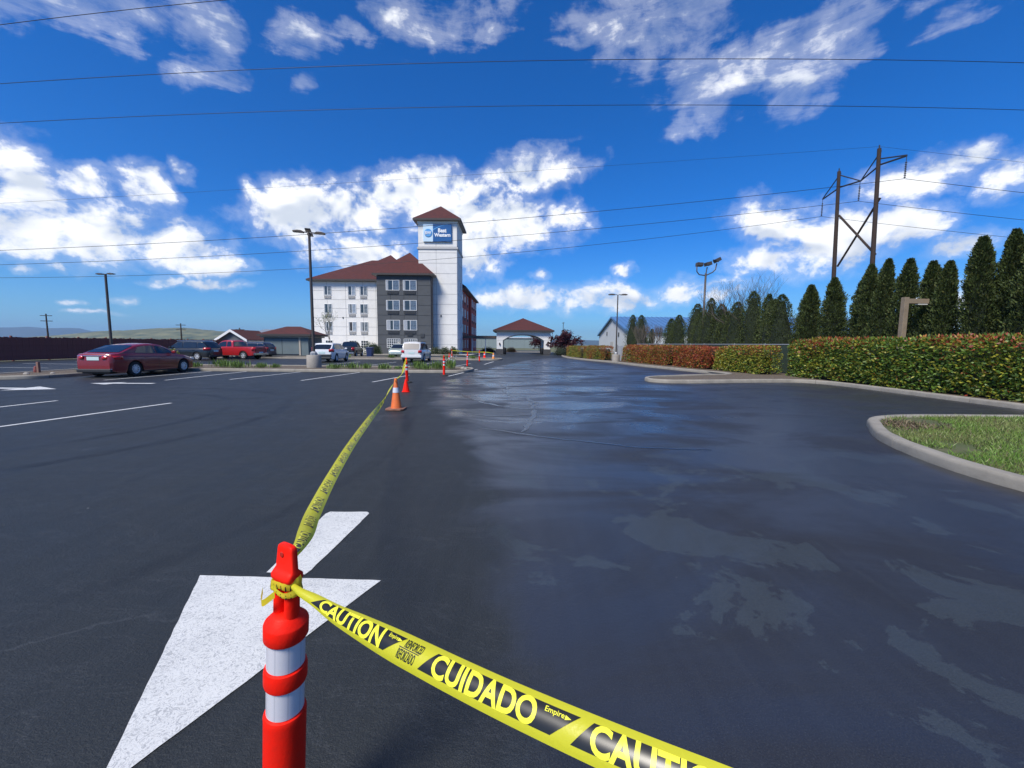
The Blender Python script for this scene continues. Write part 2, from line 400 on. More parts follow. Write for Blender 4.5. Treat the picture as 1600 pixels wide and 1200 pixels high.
def concrete(name, col, spots=0.5):
    m = bpy.data.materials.new(name); m.use_nodes = True
    t = NT(m.node_tree); b = t.n['Principled BSDF']
    pos = t.n.new('ShaderNodeNewGeometry').outputs['Position']
    n1 = t.noise(pos, 2.3, 6.0, 0.65); n2 = t.noise(pos, 55.0, 4.0, 0.7)
    c = t.mix(t.rng(n1, 0.3, 0.7), col, tuple(q * 0.66 for q in col))
    c = t.mix(t.rng(n2, 0.58, 0.75, 0.0, spots), c, tuple(q * 0.42 for q in col))
    st = t.noise(t.vmath('MULTIPLY', pos, (1.0, 1.0, 6.0)), 5.0, 5.0, 0.6)
    c = t.mix(t.rng(st, 0.55, 0.75, 0.0, 0.4), c, (0.16, 0.145, 0.125))
    t.l.new(c, b.inputs['Base Color']); b.inputs['Roughness'].default_value = 0.85
    t.l.new(t.bump(n2, 0.5, 0.006), b.inputs['Normal'])
    MATS[name] = m
    return m

def paint_material():
    m = bpy.data.materials.new('road_paint'); m.use_nodes = True
    t = NT(m.node_tree); b = t.n['Principled BSDF']
    pos = t.n.new('ShaderNodeNewGeometry').outputs['Position']
    n1 = t.noise(pos, 30.0, 5.0, 0.75, 1.8); n2 = t.noise(pos, 3.2, 4.0, 0.6); n3 = t.noise(pos, 220.0, 2.0, 0.6)
    worn = t.math('ADD', t.math('ABSOLUTE', t.math('SUBTRACT', n1, 0.5)), t.math('MULTIPLY', t.math('SUBTRACT', n2, 0.55), 0.12))
    c = t.mix(t.rng(worn, 0.02, 0.10, 0.0, 0.8), (0.62, 0.625, 0.61), (0.30, 0.31, 0.32))
    c = t.mix(t.rng(n3, 0.66, 0.74, 0.0, 0.75), c, (0.14, 0.145, 0.155))
    t.l.new(c, b.inputs['Base Color']); b.inputs['Roughness'].default_value = 0.7
    t.l.new(t.bump(n1, 0.4, 0.004), b.inputs['Normal'])
    return m

ASPHALT = asphalt_material(); TERRAIN = terrain_material(); PAINT = paint_material()
CONC = concrete('kerb_concrete', (0.31, 0.285, 0.24)); CONC2 = concrete('lamp_base_concrete', (0.36, 0.33, 0.29), 0.7)
WALK = concrete('sidewalk_concrete', (0.42, 0.40, 0.36))
MULCH = mat('bark_mulch', (0.16, 0.125, 0.09), 0.95, var=0.6, vscale=9, bump=0.04, bscale=30)
LEAF = leafmat('leaf'); LEAFD = leafmat('conifer_spray', 0.7, 0.12)
BARK = mat('bark', (0.16, 0.125, 0.095), 0.9, var=0.4, vscale=12, bump=0.02, bscale=30)
HAZE_D = 1.0e-4
# ================================================================== THE SETTING
def sheet(name, poly, z, material, kind='structure', parent=None):
    o = MB().poly([(x, y, z) for x, y in poly]).build(name, material, parent)
    if not parent: tag(o, kind=kind)
    return o

# one terrain sheet to the horizon
tm = MB()
ng = 48; S = 9500
g = [math.copysign(abs(q) ** 2.2, q) * S for q in np.linspace(-1, 1, ng)]
tm.add([(x, y, -0.05) for y in g for x in g], [(j * ng + i, j * ng + i + 1, (j + 1) * ng + i + 1, (j + 1) * ng + i) for j in range(ng - 1) for i in range(ng - 1)])
tag(tm.build('ground', TERRAIN), kind='structure')

LOT = [(-38.0, -14), (13.55, -14), (13.55, 8), (13.7, 17.4), (13.4, 22.4), (11.45, 24.3), (9.6, 32.8), (9.35, 37.3), (7.2, 44.5), (6.6, 52), (7.2, 60), (8.5, 78), (8.5, 110), (-38, 110)]
sheet('parking_lot', LOT, 0.0, ASPHALT)

# hills
def ridge(name, pts, dist_back, material, seed):
    """a range of hills: crest heights given along a line, sloping down both ways, with spurs"""
    m = MB(); n = len(pts); rows = 9
    vs = []
    for j in range(rows):
        t = j / (rows - 1)                        # 0 foot near, 0.55 crest, 1 foot far
        k = math.sin(math.pi * min(1, t / 0.55) / 2) ** 1.4 if t < 0.55 else math.cos(math.pi * (t - .55) / .9)
        for i, (x, y, h) in enumerate(pts):
            nn = mnoise.noise(Vector((i * 0.37 + seed, j * 0.6, seed)))
            vs.append((x + nn * dist_back * .05, y + (t - .55) * dist_back + nn * dist_back * .08, -0.6 + max(0, k) * h * (1 + 0.22 * nn * (1 if j not in (0, rows - 1) else 0))))
    fs = [(j * n + i, j * n + i + 1, (j + 1) * n + i + 1, (j + 1) * n + i) for j in range(rows - 1) for i in range(n - 1)]
    m.add(vs, fs)
    return tag(m.build(name, material, smooth=True), kind='structure')
HILLG = mat('hill_grass', (0.030, 0.055, 0.022), 0.95, col2=(0.21, 0.20, 0.09), vscale=0.02)
HILLB = mat('hill_forest', (0.035, 0.055, 0.04), 0.95, col2=(0.06, 0.08, 0.05), vscale=0.004)
def crest(x0, x1, y, ctrl, n):
    xs = np.linspace(x0, x1, n); cx, ch = zip(*ctrl)
    return [(x, y, float(np.interp(x, cx, ch)) * (1 + .10 * mnoise.noise(Vector((x * .004, y * .01, 1.7))))) for x in xs]
ridge('far_hills', crest(-9200, 9000, 6400, [(-9200, 150), (-8000, 190), (-7300, 205), (-6400, 165), (-5000, 130), (-3500, 90), (-1500, 70), (0, 60), (1500, 75), (4000, 80), (9000, 120)], 120), 1500, HILLB, 2.1)
ridge('green_hill', crest(-2400, -760, 1950, [(-2400, 5), (-2050, 22), (-1850, 52), (-1600, 62), (-1400, 58), (-1250, 40), (-1180, 58), (-1000, 60), (-900, 44), (-760, 3)], 70), 700, HILLG, 5.3)

# ---------------------------------------------------------------- kerbs
KERB_PROFILE = [(-0.08, -0.02), (-0.078, 0.10), (-0.066, 0.135), (-0.04, 0.15), (0.05, 0.15), (0.07, 0.14), (0.08, 0.115), (0.08, -0.02)]
def resample(path, step, closed=False):
    P = [Vector((*p, 0)) for p in path]
    if closed: P.append(P[0])
    out = []; acc = 0.0
    for a, b in zip(P, P[1:]):
        L = (b - a).length; d = acc
        while d < L:
            out.append(a.lerp(b, d / L)); d += step
        acc = d - L
    if not closed: out.append(P[-1])
    return out
def chaikin(path, it=2, closed=False):
    for _ in range(it):
        q = []
        n = len(path)
        rngi = range(n if closed else n - 1)
        if not closed: q.append(path[0])
        for i in rngi:
            a, b = path[i], path[(i + 1) % n]
            q.append((a[0] * .75 + b[0] * .25, a[1] * .75 + b[1] * .25)); q.append((a[0] * .25 + b[0] * .75, a[1] * .25 + b[1] * .75))
        if not closed: q.append(path[-1])
        path = q
    return path
def kerb(path, closed=False, joint=3.0, width=1.0, scale_h=1.0, fine=0.12):
    root = thing('kerb', None, None); tag(root, kind='structure')
    P = resample(path, fine, closed)
    n = len(P)
    per = max(2, int(joint / fine))
    i = 0
    while i < (n if closed else n - 1):
        idx = list(range(i, min(i + per, n if closed else n - 1) + 1))
        m = MB(); vs = []; k = len(KERB_PROFILE)
        for a, q in enumerate(idx):
            p = P[q % n]; d = (P[(q + 1) % n] if closed else P[min(q + 1, n - 1)]) - (P[(q - 1) % n] if closed else P[max(q - 1, 0)])
            if d.length < 1e-6: d = Vector((1, 0, 0))
            d.normalize(); s = Vector((d.y, -d.x, 0))
            e = p.copy()
            if a == 0: e = e + d * 0.006
            if a == len(idx) - 1: e = e - d * 0.006
            wob = 0.006 * mnoise.noise(p * 2.1)
            for (o, z) in KERB_PROFILE:
                rough_foot = 0.012 * mnoise.noise(p * 9.0) if z < 0 else 0
                v = e + s * (o * width + wob + rough_foot); vs.append((v.x, v.y, z * scale_h + (wob if z > 0 else 0)))
        fs = [(a * k + b, a * k + b + 1, (a + 1) * k + b + 1, (a + 1) * k + b) for a in range(len(idx) - 1) for b in range(k - 1)]
        fs.append(tuple(range(k))[::-1]); fs.append(tuple((len(idx) - 1) * k + b for b in range(k)))
        m.add(vs, fs)
        m.build('kerb_section', CONC, root, smooth=True, sharp=50)
        i += per
    return root

# right-hand edge of the lot with the narrow peninsula
edge = [(13.55, -6), (13.5, 8), (13.62, 13), (13.75, 16.6), (13.5, 17.9), (12.9, 18.45), (11.5, 18.35), (7.6, 17.55), (6.6, 17.55), (6.05, 18.1), (6.3, 19.3), (7.6, 20.2), (10.3, 21.3), (11.9, 22.0), (12.0, 23.0), (11.3, 24.8), (9.55, 32.8), (9.3, 37.3), (7.2, 44.5), (6.6, 52), (7.2, 60)]
kerb(chaikin(edge, 2), joint=3.0, width=1.15)
sheet('verge', [(13.6, -6), (13.56, 8), (13.68, 13), (13.78, 16.6), (13.68, 17.5), (13.45, 18.1), (12.9, 18.5), (11.5, 18.42), (7.6, 17.65), (6.5, 17.75), (6.25, 18.3), (6.5, 19.2), (10.3, 21.2), (11.9, 22.1), (11.3, 24.9), (9.6, 32.8), (9.35, 37.3), (7.3, 44.5), (6.7, 52), (7.2, 60), (24, 60), (26, -6)], 0.10, MULCH)

# grassy island close on the right
isl = chaikin([(7.0, 7.75), (7.6, 8.55), (8.6, 8.85), (10.0, 8.9), (14, 8.9), (14, 3.2), (6.1, 3.2), (5.82, 4.5), (5.86, 5.3), (6.15, 6.3), (6.55, 7.15)], 2, True)
kerb(isl, True, joint=2.4, width=1.25)
SOIL = mat('island_soil', (0.10, 0.10, 0.045), 0.95, col2=(0.06, 0.085, 0.025), vscale=4, bump=0.03, bscale=25)
sheet('grass_island', isl, 0.105, SOIL)
def inside(poly, x, y):
    c = False; n = len(poly)
    for i in range(n):
        x1, y1 = poly[i]; x2, y2 = poly[(i + 1) % n]
        if (y1 > y) != (y2 > y) and x < (x2 - x1) * (y - y1) / (y2 - y1) + x1: c = not c
    return c
GP = []
while len(GP) < 42000:
    x = rng.uniform(5.9, 12.5); y = rng.uniform(3.4, 8.75)
    if not inside(isl, x, y): continue
    if min((x - a) ** 2 + (y - b) ** 2 for a, b in isl) < 0.022: continue
    bare = mnoise.noise(Vector((x * 0.9, y * 0.9, 0.3))) + 0.35 * mnoise.noise(Vector((x * 3, y * 3, 4)))
    nose = math.hypot(x - 7.0, y - 7.9)
    if bare < -0.45 or (nose < 0.75 and rng.random() < 0.8): continue
    GP.append((x, y, 0.10))
GP = np.array(GP); N = len(GP)
U = unit(np.c_[rng.normal(0, .6, N), rng.normal(0, .6, N), np.full(N, 1.0)])
V = unit(np.cross(U, rdirs(N)))
k = np.clip(smooth_noise(GP, 0.8, 3) * 0.9 + 0.5 + rng.normal(0, .18, N), 0, 1)[:, None]
gc = np.array([[0.15, 0.30, 0.035]]) * k + np.array([[0.22, 0.24, 0.08]]) * (1 - k)
dead = rng.random(N) < 0.09; gc[dead] = (0.20, 0.15, 0.08)
tag(leaf_obj('island_grass', GP, U, V, rng.uniform(.035, .115, N) * (1 + .5 * (rng.random(N) < .06)), rng.uniform(.006, .012, N), gc, LEAF), 'short patchy grass and weeds on the near kerbed island', 'grass', kind='stuff')
# a few dry weeds and bits of litter leaf at the nose
NP = np.c_[7.25 + rng.normal(0, .28, 700) + .3, 7.75 + rng.normal(0, .25, 700), np.full(700, .105)]
NP = NP[[inside(isl, a + .0, b) and min((a - p) ** 2 + (b - q) ** 2 for p, q in isl) > .02 for a, b, _ in NP]]
N = len(NP); U = unit(np.c_[rng.normal(0, .8, N), rng.normal(0, .8, N), np.full(N, .7)])
tag(leaf_obj('dry_weeds', NP, U, unit(np.cross(U, rdirs(N))), rng.uniform(.04, .16, N), rng.uniform(.006, .03, N), np.array([[.20, .15, .09]]) * rng.uniform(.4, 1.5, (N, 1)), LEAF), 'brown dry weeds at the nose of the near island', 'weeds', kind='stuff')

# median island with the lamp and the iris clumps
med = chaikin([(-3.3, 22.45), (-18.2, 22.45), (-19.2, 22.1), (-19.5, 20.5), (-19.6, 18), (-19.9, 16.9), (-20.9, 16.4), (-22.1, 16.7), (-22.6, 18), (-22.7, 26.0), (-21.8, 26.4), (-3.6, 26.3), (-2.6, 25.7), (-2.3, 24.4), (-2.6, 23.0)], 2, True)
kerb(med, True, joint=3.0, width=1.1)
sheet('planted_island', med, 0.11, MULCH)
far = chaikin([(-33, 40.3), (-2.2, 40.3), (-1.2, 40.9), (-1.0, 42), (-1.4, 43.4), (-2.4, 43.9), (-33, 43.9)], 2, True)
kerb(far, True, joint=3.0)
sheet('planted_strip', far, 0.11, MULCH)
# pavement round the hotel
sheet('sidewalk', [(-34, 54.6), (-6.4, 54.6), (-5.4, 56), (-5.4, 92), (-34, 92)], 0.09, WALK)
kerb(chaikin([(-34, 54.6), (-6.6, 54.6), (-5.6, 55.2), (-5.4, 57), (-5.4, 92)], 2), joint=3.0)
# kerb at the far side behind the canopy
kerb([(-2, 84), (8, 84)], joint=4)

# ---------------------------------------------------------------- painted markings
def line(a, b, w=0.105, z=0.004, name='parking_line'):
    a = Vector((*a, 0)); b = Vector((*b, 0)); d = (b - a).normalized(); s = Vector((d.y, -d.x, 0)) * w / 2
    n = max(2, int((b - a).length / .25)); L = []; Rr = []
    for i in range(n + 1):
        p = a.lerp(b, i / n)
        L.append(p + s * (1 + .10 * mnoise.noise(p * 7))); Rr.append(p - s * (1 + .10 * mnoise.noise(p * 7 + Vector((5, 5, 0)))))
    m = MB(); m.add([(q.x, q.y, z) for q in L + Rr], [(i, i + 1, n + 2 + i, n + 1 + i) for i in range(n)])
    return tag(m.build(name, PAINT), kind='structure')
for a, b in [((-10.0, 4.6), (-8.86, 10.55)), ((-12.7, 5.6), (-12.1, 10.8)), ((-15.9, 5.8), (-15.4, 10.9)),
             ((-16.62, 16.6), (-16.33, 22.2)), ((-14.3, 16.8), (-14.45, 22.25)), ((-12.05, 17.4), (-11.5, 22.25)), ((-8.9, 17.2), (-8.3, 22.25)), ((-5.75, 16.8), (-5.2, 20.6)),
             ((-3.15, 20.2), (-2.2, 26.0)), ((-4.2, 28.6), (-3.4, 33.6)), ((-2.2, 32.2), (-1.7, 37.6)), ((-7.2, 29.6), (-6.5, 35)), ((-10.4, 29.6), (-9.9, 35)), ((-13.4, 29.6), (-13, 35)),
             ((-33.5, 20.2), (-27.3, 20.0)), ((-33.5, 23.9), (-26.9, 23.7)), ((-33.5, 28.0), (-27.2, 27.6)), ((-33.5, 31.4), (-27.2, 31.2)), ((-33.5, 34.4), (-27, 34.2))]:
    line(a, b)
def arrow(head, shaft, z=0.004):
    for pl in (head, shaft):
        pts = resample(pl, .07, True); m = MB()
        m.poly([(p.x + .006 * mnoise.noise(p * 11), p.y + .006 * mnoise.noise(p * 11 + Vector((3, 1, 0))), z) for p in pts])
        tag(m.build('lane_arrow', PAINT), kind='structure')
# the large arrow that starts beside the near post: head then stub of shaft, pointing back past the camera
arrow([(-2.13, 2.67), (-0.875, 2.63), (-1.455, 1.31), (-1.47, 1.31)], [(-1.70, 2.715), (-1.41, 2.69), (-1.33, 3.76), (-1.74, 3.75)])
arrow([(-15.0, 13.4), (-16.35, 14.1), (-16.25, 12.9)], [(-16.3, 13.35), (-16.3, 13.65), (-18.4, 13.7), (-18.4, 13.4)])
arrow([(-15.9, 15.35), (-14.95, 14.95), (-14.95, 15.85)], [(-14.95, 15.28), (-14.95, 15.55), (-13.6, 15.6), (-13.6, 15.35)])

# trickles of water running over the fresh coat
WATER = bpy.data.materials.new('wet_trickle'); WATER.use_nodes = True
_t = NT(WATER.node_tree); _b = _t.n['Principled BSDF']
_b.inputs['Base Color'].default_value = (0.016, 0.017, 0.021, 1); _b.inputs['Roughness'].default_value = 0.12
_p = _t.n.new('ShaderNodeNewGeometry').outputs['Position']
_t.l.new(_t.bump(_t.noise(_p, 14.0, 4.0, 0.6), 0.5, 0.02), _b.inputs['Normal'])
def trickle(path, w):
    P = resample(chaikin(path, 1), .14); m = MB(); vs = []
    for i, p in enumerate(P):
        d = (P[min(i + 1, len(P) - 1)] - P[max(0, i - 1)]).normalized(); s = Vector((d.y, -d.x, 0))
        e = p + s * .10 * mnoise.noise(p * 1.9) + s * .05 * mnoise.noise(p * 6.1)
        ww = w * (.55 + .9 * abs(mnoise.noise(p * 2.7 + Vector((9, 0, 0))))) * min(1, (i + .4) / 4, (len(P) - i - .6) / 4)
        for q in (-1, 1):
            v = e + s * q * ww * (1 + .5 * mnoise.noise(p * 8 + Vector((q * 3, 0, 0)))); vs.append((v.x, v.y, 0.004))
    m.add(vs, [(2 * i, 2 * i + 1, 2 * i + 3, 2 * i + 2) for i in range(len(P) - 1)])
    tag(m.build('water_trickle', WATER), kind='structure')
trickle([(-0.67, 17.0), (-0.12, 15.0), (-0.33, 14.2), (0.0, 12.45), (0.31, 12.95), (0.56, 11.8), (0.56, 10.0), (0.40, 8.3), (0.18, 7.3)], .07)
trickle([(-1.75, 13.3), (-1.1, 11.65), (-0.16, 10.2), (1.42, 9.96), (2.6, 9.9)], .055)
trickle([(-0.75, 7.75), (0.12, 7.3), (0.56, 7.0), (1.07, 6.7), (2.02, 6.3), (3.1, 6.2)], .045)
trickle([(2.0, 20.5), (3.1, 18.0), (4.6, 16.5)], .08)
trickle([(-1.1, 9.2), (-.2, 9.05), (.5, 9.3)], .04)

# ================================================================== HOTEL
WHITE_W = mat('white_stucco', (0.80, 0.785, 0.75), 0.85, var=0.10, vscale=1.2, bump=0.006, bscale=40)
GREY_W = mat('charcoal_stucco', (0.085, 0.092, 0.10), 0.85, var=0.14, vscale=1.2, bump=0.006, bscale=40)
RED_W = mat('brick_red_stucco', (0.58, 0.085, 0.05), 0.8, var=0.15, vscale=1.5)
JOINT = mat('joint_seal', (0.42, 0.42, 0.41), 0.9); JOINTG = mat('charcoal_seal', (0.05, 0.054, 0.06), 0.9)  # seal's own darker colour, seen in the joints between wall panels
SHINGLE = mat('red_brown_shingle', (0.085, 0.019, 0.016), 0.9, col2=(0.052, 0.014, 0.013), vscale=2.5, bump=0.02, bscale=25)
FASCIA = mat('dark_fascia', (0.045, 0.038, 0.036), 0.6)
TRIMW = mat('white_trim', (0.78, 0.78, 0.77), 0.5)
GLASS = mat('window_glass', (0.03, 0.04, 0.05), 0.06, spec=0.8)
CURT = mat('curtain_fabric', (0.55, 0.58, 0.62), 0.8, var=0.3, vscale=9)
GRILLE = mat('grey_grille', (0.42, 0.41, 0.39), 0.6); GRILLED = mat('dark_grille', (0.05, 0.053, 0.058), 0.6)
DARK = mat('near_black', (0.012, 0.012, 0.013), 0.6)

PANES = [mat('curtained_glass', (0.36, 0.42, 0.50), 0.12, var=0.5, vscale=6), mat('sheer_glass', (0.48, 0.52, 0.57), 0.14, var=0.4, vscale=9), mat('sky_glass', (0.16, 0.21, 0.28), 0.06, var=0.6, vscale=4), mat('half_drawn_glass', (0.30, 0.34, 0.38), 0.10, var=0.8, vscale=3)]
hotel = thing('hotel', 'four storey white, charcoal and red hotel with tall sign tower and brown roofs', 'building', (0, 0, 0))
def wall(x0, x1, y0, y1, z1, material, seal, rows, cols, face='front', z0=0.0):
    """a wall block with raised stucco panels on its front"""
    w = MB().bb(x0, x1, y0, y1, z0, z1).build('wall', seal, hotel)
    if face == 'front':
        for zi in range(len(rows) - 1):
            for xi in range(len(cols) - 1):
                p = MB().bb(cols[xi] + .025, cols[xi + 1] - .025, y0 - .03, y0 + .01, rows[zi] + .025, rows[zi + 1] - .025)
                p.build('wall_panel', material, w)
    else:
        for zi in range(len(rows) - 1):
            for xi in range(len(cols) - 1):
                p = MB().bb(x1 - .01, x1 + .03, cols[xi] + .025, cols[xi + 1] - .025, rows[zi] + .025, rows[zi + 1] - .025)
                p.build('wall_panel', material, w)
    return w
FL = 2.77
rows_main = [0, 1.45, 2.77, 4.1, 5.54, 6.95, 8.31, 9.7, 11.1]
# white wing, charcoal bay, tower, red side wing
wall(-31.2, -19.6, 65.0, 79.0, 11.1, WHITE_W, JOINT, rows_main, [-31.2, -29.0, -26.1, -23.4, -21.4, -19.6])
wall(-19.12, -11.5, 58.5, 65.2, 11.02, GREY_W, JOINTG, rows_main[:-1] + [11.02], [-19.12, -17.2, -15.3, -13.4, -11.5])
TX0, TX1 = -13.54, -8.0
tw = wall(TX0, TX1, 60.0, 65.9, 18.9, WHITE_W, JOINT, [0, 1.45, 2.9, 4.35, 5.8, 7.25, 8.7, 10.15, 11.6, 13.05, 14.5, 15.35, 18.8], [TX0, -11.0, TX1])
for zi in range(7):
    MB().bb(TX1 - .01, TX1 + .03, 60.03, 65.85, 2.2 * zi + .03, 2.2 * zi + 2.17).build('wall_panel', WHITE_W, tw)
MB().bb(TX1 - .01, TX1 + .03, 60.03, 65.85, 15.5, 18.8).build('wall_panel', WHITE_W, tw)
wall(-19.6, -8.25, 65.9, 78.0, 10.4, RED_W, RED_W, [0, 3.4, 6.9, 10.35], [66.0, 70.0, 74.0, 78.0], 'side')
wall(-19.6, -7.9, 78.0, 90.0, 10.4, RED_W, RED_W, [0, 3.4, 6.9, 10.35], [78.05, 82, 86, 90], 'side')
MB().bb(-31.2, -19.6, 79, 90, 0, 10.9).build('wall', WHITE_W, hotel)
# tower string course and cornice
MB().bb(TX0 - .14, TX1 + .14, 59.86, 66.0, 14.98, 15.28).build('string_course', mat('course_grey', (0.45, 0.44, 0.43), 0.8), hotel, bevel=.03)
MB().bb(TX0 - .10, TX1 + .10, 59.9, 66.0, 18.55, 18.88).build('cornice', TRIMW, hotel, bevel=.03)
# roofs
def hip(x0, x1, y0, y1, z0, rise, ov=0.6, ridge=None, name='roof', parent=None):
    """hip roof slab over a rectangle; ridge 'x', 'y' or a point"""
    x0 -= ov; x1 += ov; y0 -= ov; y1 += ov
    cx, cy = (x0 + x1) / 2, (y0 + y1) / 2; h = min(x1 - x0, y1 - y0) / 2
    if ridge == 'x': A, B = (x0 + h, cy), (x1 - h, cy)
    elif ridge == 'y': A, B = (cx, y0 + h), (cx, y1 - h)
    else: A = B = (cx, cy)
    m = MB(); zt = z0 + rise
    c = [(x0, y0), (x1, y0), (x1, y1), (x0, y1)]
    vs = [(x, y, z0) for x, y in c] + [(*A, zt), (*B, zt)]
    if ridge == 'x': fs = [(0, 1, 5, 4), (1, 2, 5), (2, 3, 4, 5), (3, 0, 4)]
    elif ridge == 'y': fs = [(0, 1, 4), (1, 2, 5, 4), (2, 3, 5), (3, 0, 4, 5)]
    else: fs = [(0, 1, 4), (1, 2, 4), (2, 3, 4), (3, 0, 4)]
    m.add(vs, fs)
    r = m.build(name, SHINGLE, parent or hotel)
    f = MB()
    t = .24
    f.bb(x0, x1, y0, y0 + .06, z0 - t, z0 - .003); f.bb(x0, x1, y1 - .06, y1, z0 - t, z0 - .003)
    f.bb(x0, x0 + .06, y0 + .062, y1 - .062, z0 - t, z0 - .003); f.bb(x1 - .06, x1, y0 + .062, y1 - .062, z0 - t, z0 - .003)
    f.build('fascia', FASCIA, r)
    MB().bb(x0 + .065, x1 - .065, y0 + .065, y1 - .065, z0 - t + .02, z0 - t + .06).build('soffit', mat('soffit_paint', (0.33, 0.31, 0.29), 0.8), r)
    # shingle courses: thin raised strips following the front slope
    return r
hip(TX0, TX1, 60, 65.9, 19.12, 2.75, .62)
hip(-31.2, -15.0, 65.0, 79.0, 11.38, 4.35, .7, 'x')
hip(-26.8, -15.2, 64.995, 79.2, 11.37, 5.3, .65)
hip(-19.12, -11.5, 58.5, 67.5, 11.30, 3.7, .5, 'y')
hip(-19.6, -8.0, 66.6, 90, 10.66, 4.6, .6, 'y')

def window(x, y, z, w, h, axis='front', grid=None, grille=None, open_dark=False):
    """frame with two sashes, curtain behind the right sash and a cooling grille under it"""
    t = thing('window', None, None, (x, y, z), 0 if axis == 'front' else R(90)); t.parent = hotel
    fr = .055
    f = MB()
    f.bb(-w / 2, w / 2, -.06, .03, h - fr, h); f.bb(-w / 2, w / 2, -.06, .03, 0, fr)
    f.bb(-w / 2, -w / 2 + fr, -.06, .03, fr + .001, h - fr - .001); f.bb(w / 2 - fr, w / 2, -.06, .03, fr + .001, h - fr - .001)
    if grid:
        for i in range(1, grid[0]): f.bb(-w / 2 + w * i / grid[0] - .025, -w / 2 + w * i / grid[0] + .025, -.045, .01, fr + .001, h - fr - .001)
        for j in range(1, grid[1]): f.bb(-w / 2 + fr + .001, w / 2 - fr - .001, -.042, .012, h * j / grid[1] - .025, h * j / grid[1] + .025)
    else:
        f.bb(-.035, .035, -.05, .02, fr + .001, h - fr - .001)
    f.build('window_frame', TRIMW, t)
    if grid:
        MB().bb(-w / 2 + fr, w / 2 - fr, -.035, -.012, fr, h - fr).build('pane', GLASS, t)
    else:
        MB().bb(-w / 2 + fr, -.036, -.036, -.012, fr, h - fr).build('pane', GLASS if not open_dark else DARK, t)
        MB().bb(.036, w / 2 - fr, -.034, -.012, fr, h - fr).build('pane', PANES[(int(abs(x) * 7 + z * 13)) % 4], t)
        c = MB(); n = 8
        cwid = (.10, .18, .26, .15)[int(abs(x) * 5 + z * 11) % 4] * w
        for i in range(n):
            xa = -w / 2 + fr + cwid * i / n; c.bb(xa, xa + cwid / n * .7, -.0405, -.0365, fr + .01, h - fr - .01)
        c.build('curtain', CURT, t)
    if grille:
        gb = MB(); gb.bb(-w * .42, w * .42, -.075, .02, -.50, -.12)
        for j in range(5): gb.bb(-w * .40, w * .40, -.095, -.0755, -.47 + j * .075, -.43 + j * .075)
        gb.build('vent_grille', grille, t)
    return t
yw = 65.0 - .03
for fl in range(4):
    zz = [0.8, 3.10, 5.87, 8.64][fl]
    for x in (-28.9, -25.15, -23.3):
        if fl == 0: window(x, yw, 0.75, 1.15, 1.25, grid=(3, 3))
        else: window(x, yw, zz + .35, 1.25, 1.45, grille=GRILLE, open_dark=(fl == 1 and x == -25.15))
yg = 58.5 - .03
for fl in range(4):
    zz = [0.8, 3.15, 5.92, 8.69][fl]
    for x in (-16.85, -14.45):
        if fl == 0: window(x, yg, 0.95, 1.9, 1.3, grid=(6, 4))
        else: window(x, yg, zz + .30, 1.9, 1.42, grille=GRILLED)
for fl in range(4):
    for i, y in enumerate((68.0, 71.5, 75.5)):
        window(-8.25 + .03, y, .9 + 2.6 * fl, 1.3, 1.35, axis='side', grille=GRILLED if fl else None)
    for i, y in enumerate((80.5, 84, 87.8)):
        window(-7.9 + .03, y, .9 + 2.6 * fl, 1.3, 1.35, axis='side', grille=GRILLED if fl else None)
    window(TX1 + .03, 63.2, 1.2 + 2.75 * fl, .8, 1.4, axis='side')
# small vents and wall lights on the charcoal bay and the tower
for x, y, z, w, h in ((-14.5, yg, 2.62, .8, .28), (-12.75, yg, 2.42, .55, .55), (-10.35, 59.97, 5.45, .16, .28), (-26.6, yw, 5.4, .16, .24), (-20.2, yw, 5.3, .16, .24)):
    v = MB().bb(x - w / 2, x + w / 2, y - .06, y, z, z + h)
    for j in range(3): v.bb(x - w / 2 + .02, x + w / 2 - .02, y - .09, y - .061, z + h * (j + .2) / 3, z + h * (j + .6) / 3)
    v.build('wall_vent', GRILLED, hotel)
MB().tube([(-11.3, 58.36, .1), (-11.3, 58.36, 10.9)], .06, 8).build('downpipe', FASCIA, hotel)
MB().tube([(-31.3, 64.9, .1), (-31.3, 64.9, 10.9)], .06, 8).build('downpipe', TRIMW, hotel)

# ---------------------------------------------------------------- sign on the tower
def text_mesh(body, size, bold=0.0, sx=1.0, shear=0.0):
    cu = bpy.data.curves.new('t', 'FONT'); cu.body = body; cu.size = size; cu.offset = bold; cu.shear = shear
    cu.resolution_u = 4
    o = bpy.data.objects.new('t', cu); COL.objects.link(o)
    bpy.context.view_layer.update()
    dg = bpy.context.evaluated_depsgraph_get()
    me = bpy.data.meshes.new_from_object(o.evaluated_get(dg))
    bpy.data.objects.remove(o, do_unlink=True)
    v = np.array([q.co[:] for q in me.vertices]); f = [tuple(p.vertices) for p in me.polygons]
    v[:, 0] *= sx
    return v, f
def plate_text(name, body, cx, y, cz, height, width, material, parent, bold=0.0, thick=.02):
    v, f = text_mesh(body, 1.0, bold)
    lo = v.min(0); hi = v.max(0)
    xs = (v[:, 0] - (lo[0] + hi[0]) / 2) * width / (hi[0] - lo[0]); zs = (v[:, 1] - (lo[1] + hi[1]) / 2) * height / (hi[1] - lo[1])
    me = MB(); me.add([(cx + a, y, cz + b) for a, b in zip(xs, zs)], f)
    o = me.build(name, material, parent)
    md = o.modifiers.new('solid', 'SOLIDIFY'); md.thickness = thick; md.offset = 0
    return o
sign = thing('tower_sign', 'blue and pale blue lettered sign board high on the white tower', 'sign', (-10.75, 59.9, 16.0))
SY = -.16
BLUE_D = mat('sign_deep_blue', (0.012, 0.085, 0.26), 0.4, col2=(0.018, 0.12, 0.34), vscale=.8); BLUE_L = mat('sign_pale_blue', (0.58, 0.74, 0.86), 0.4)
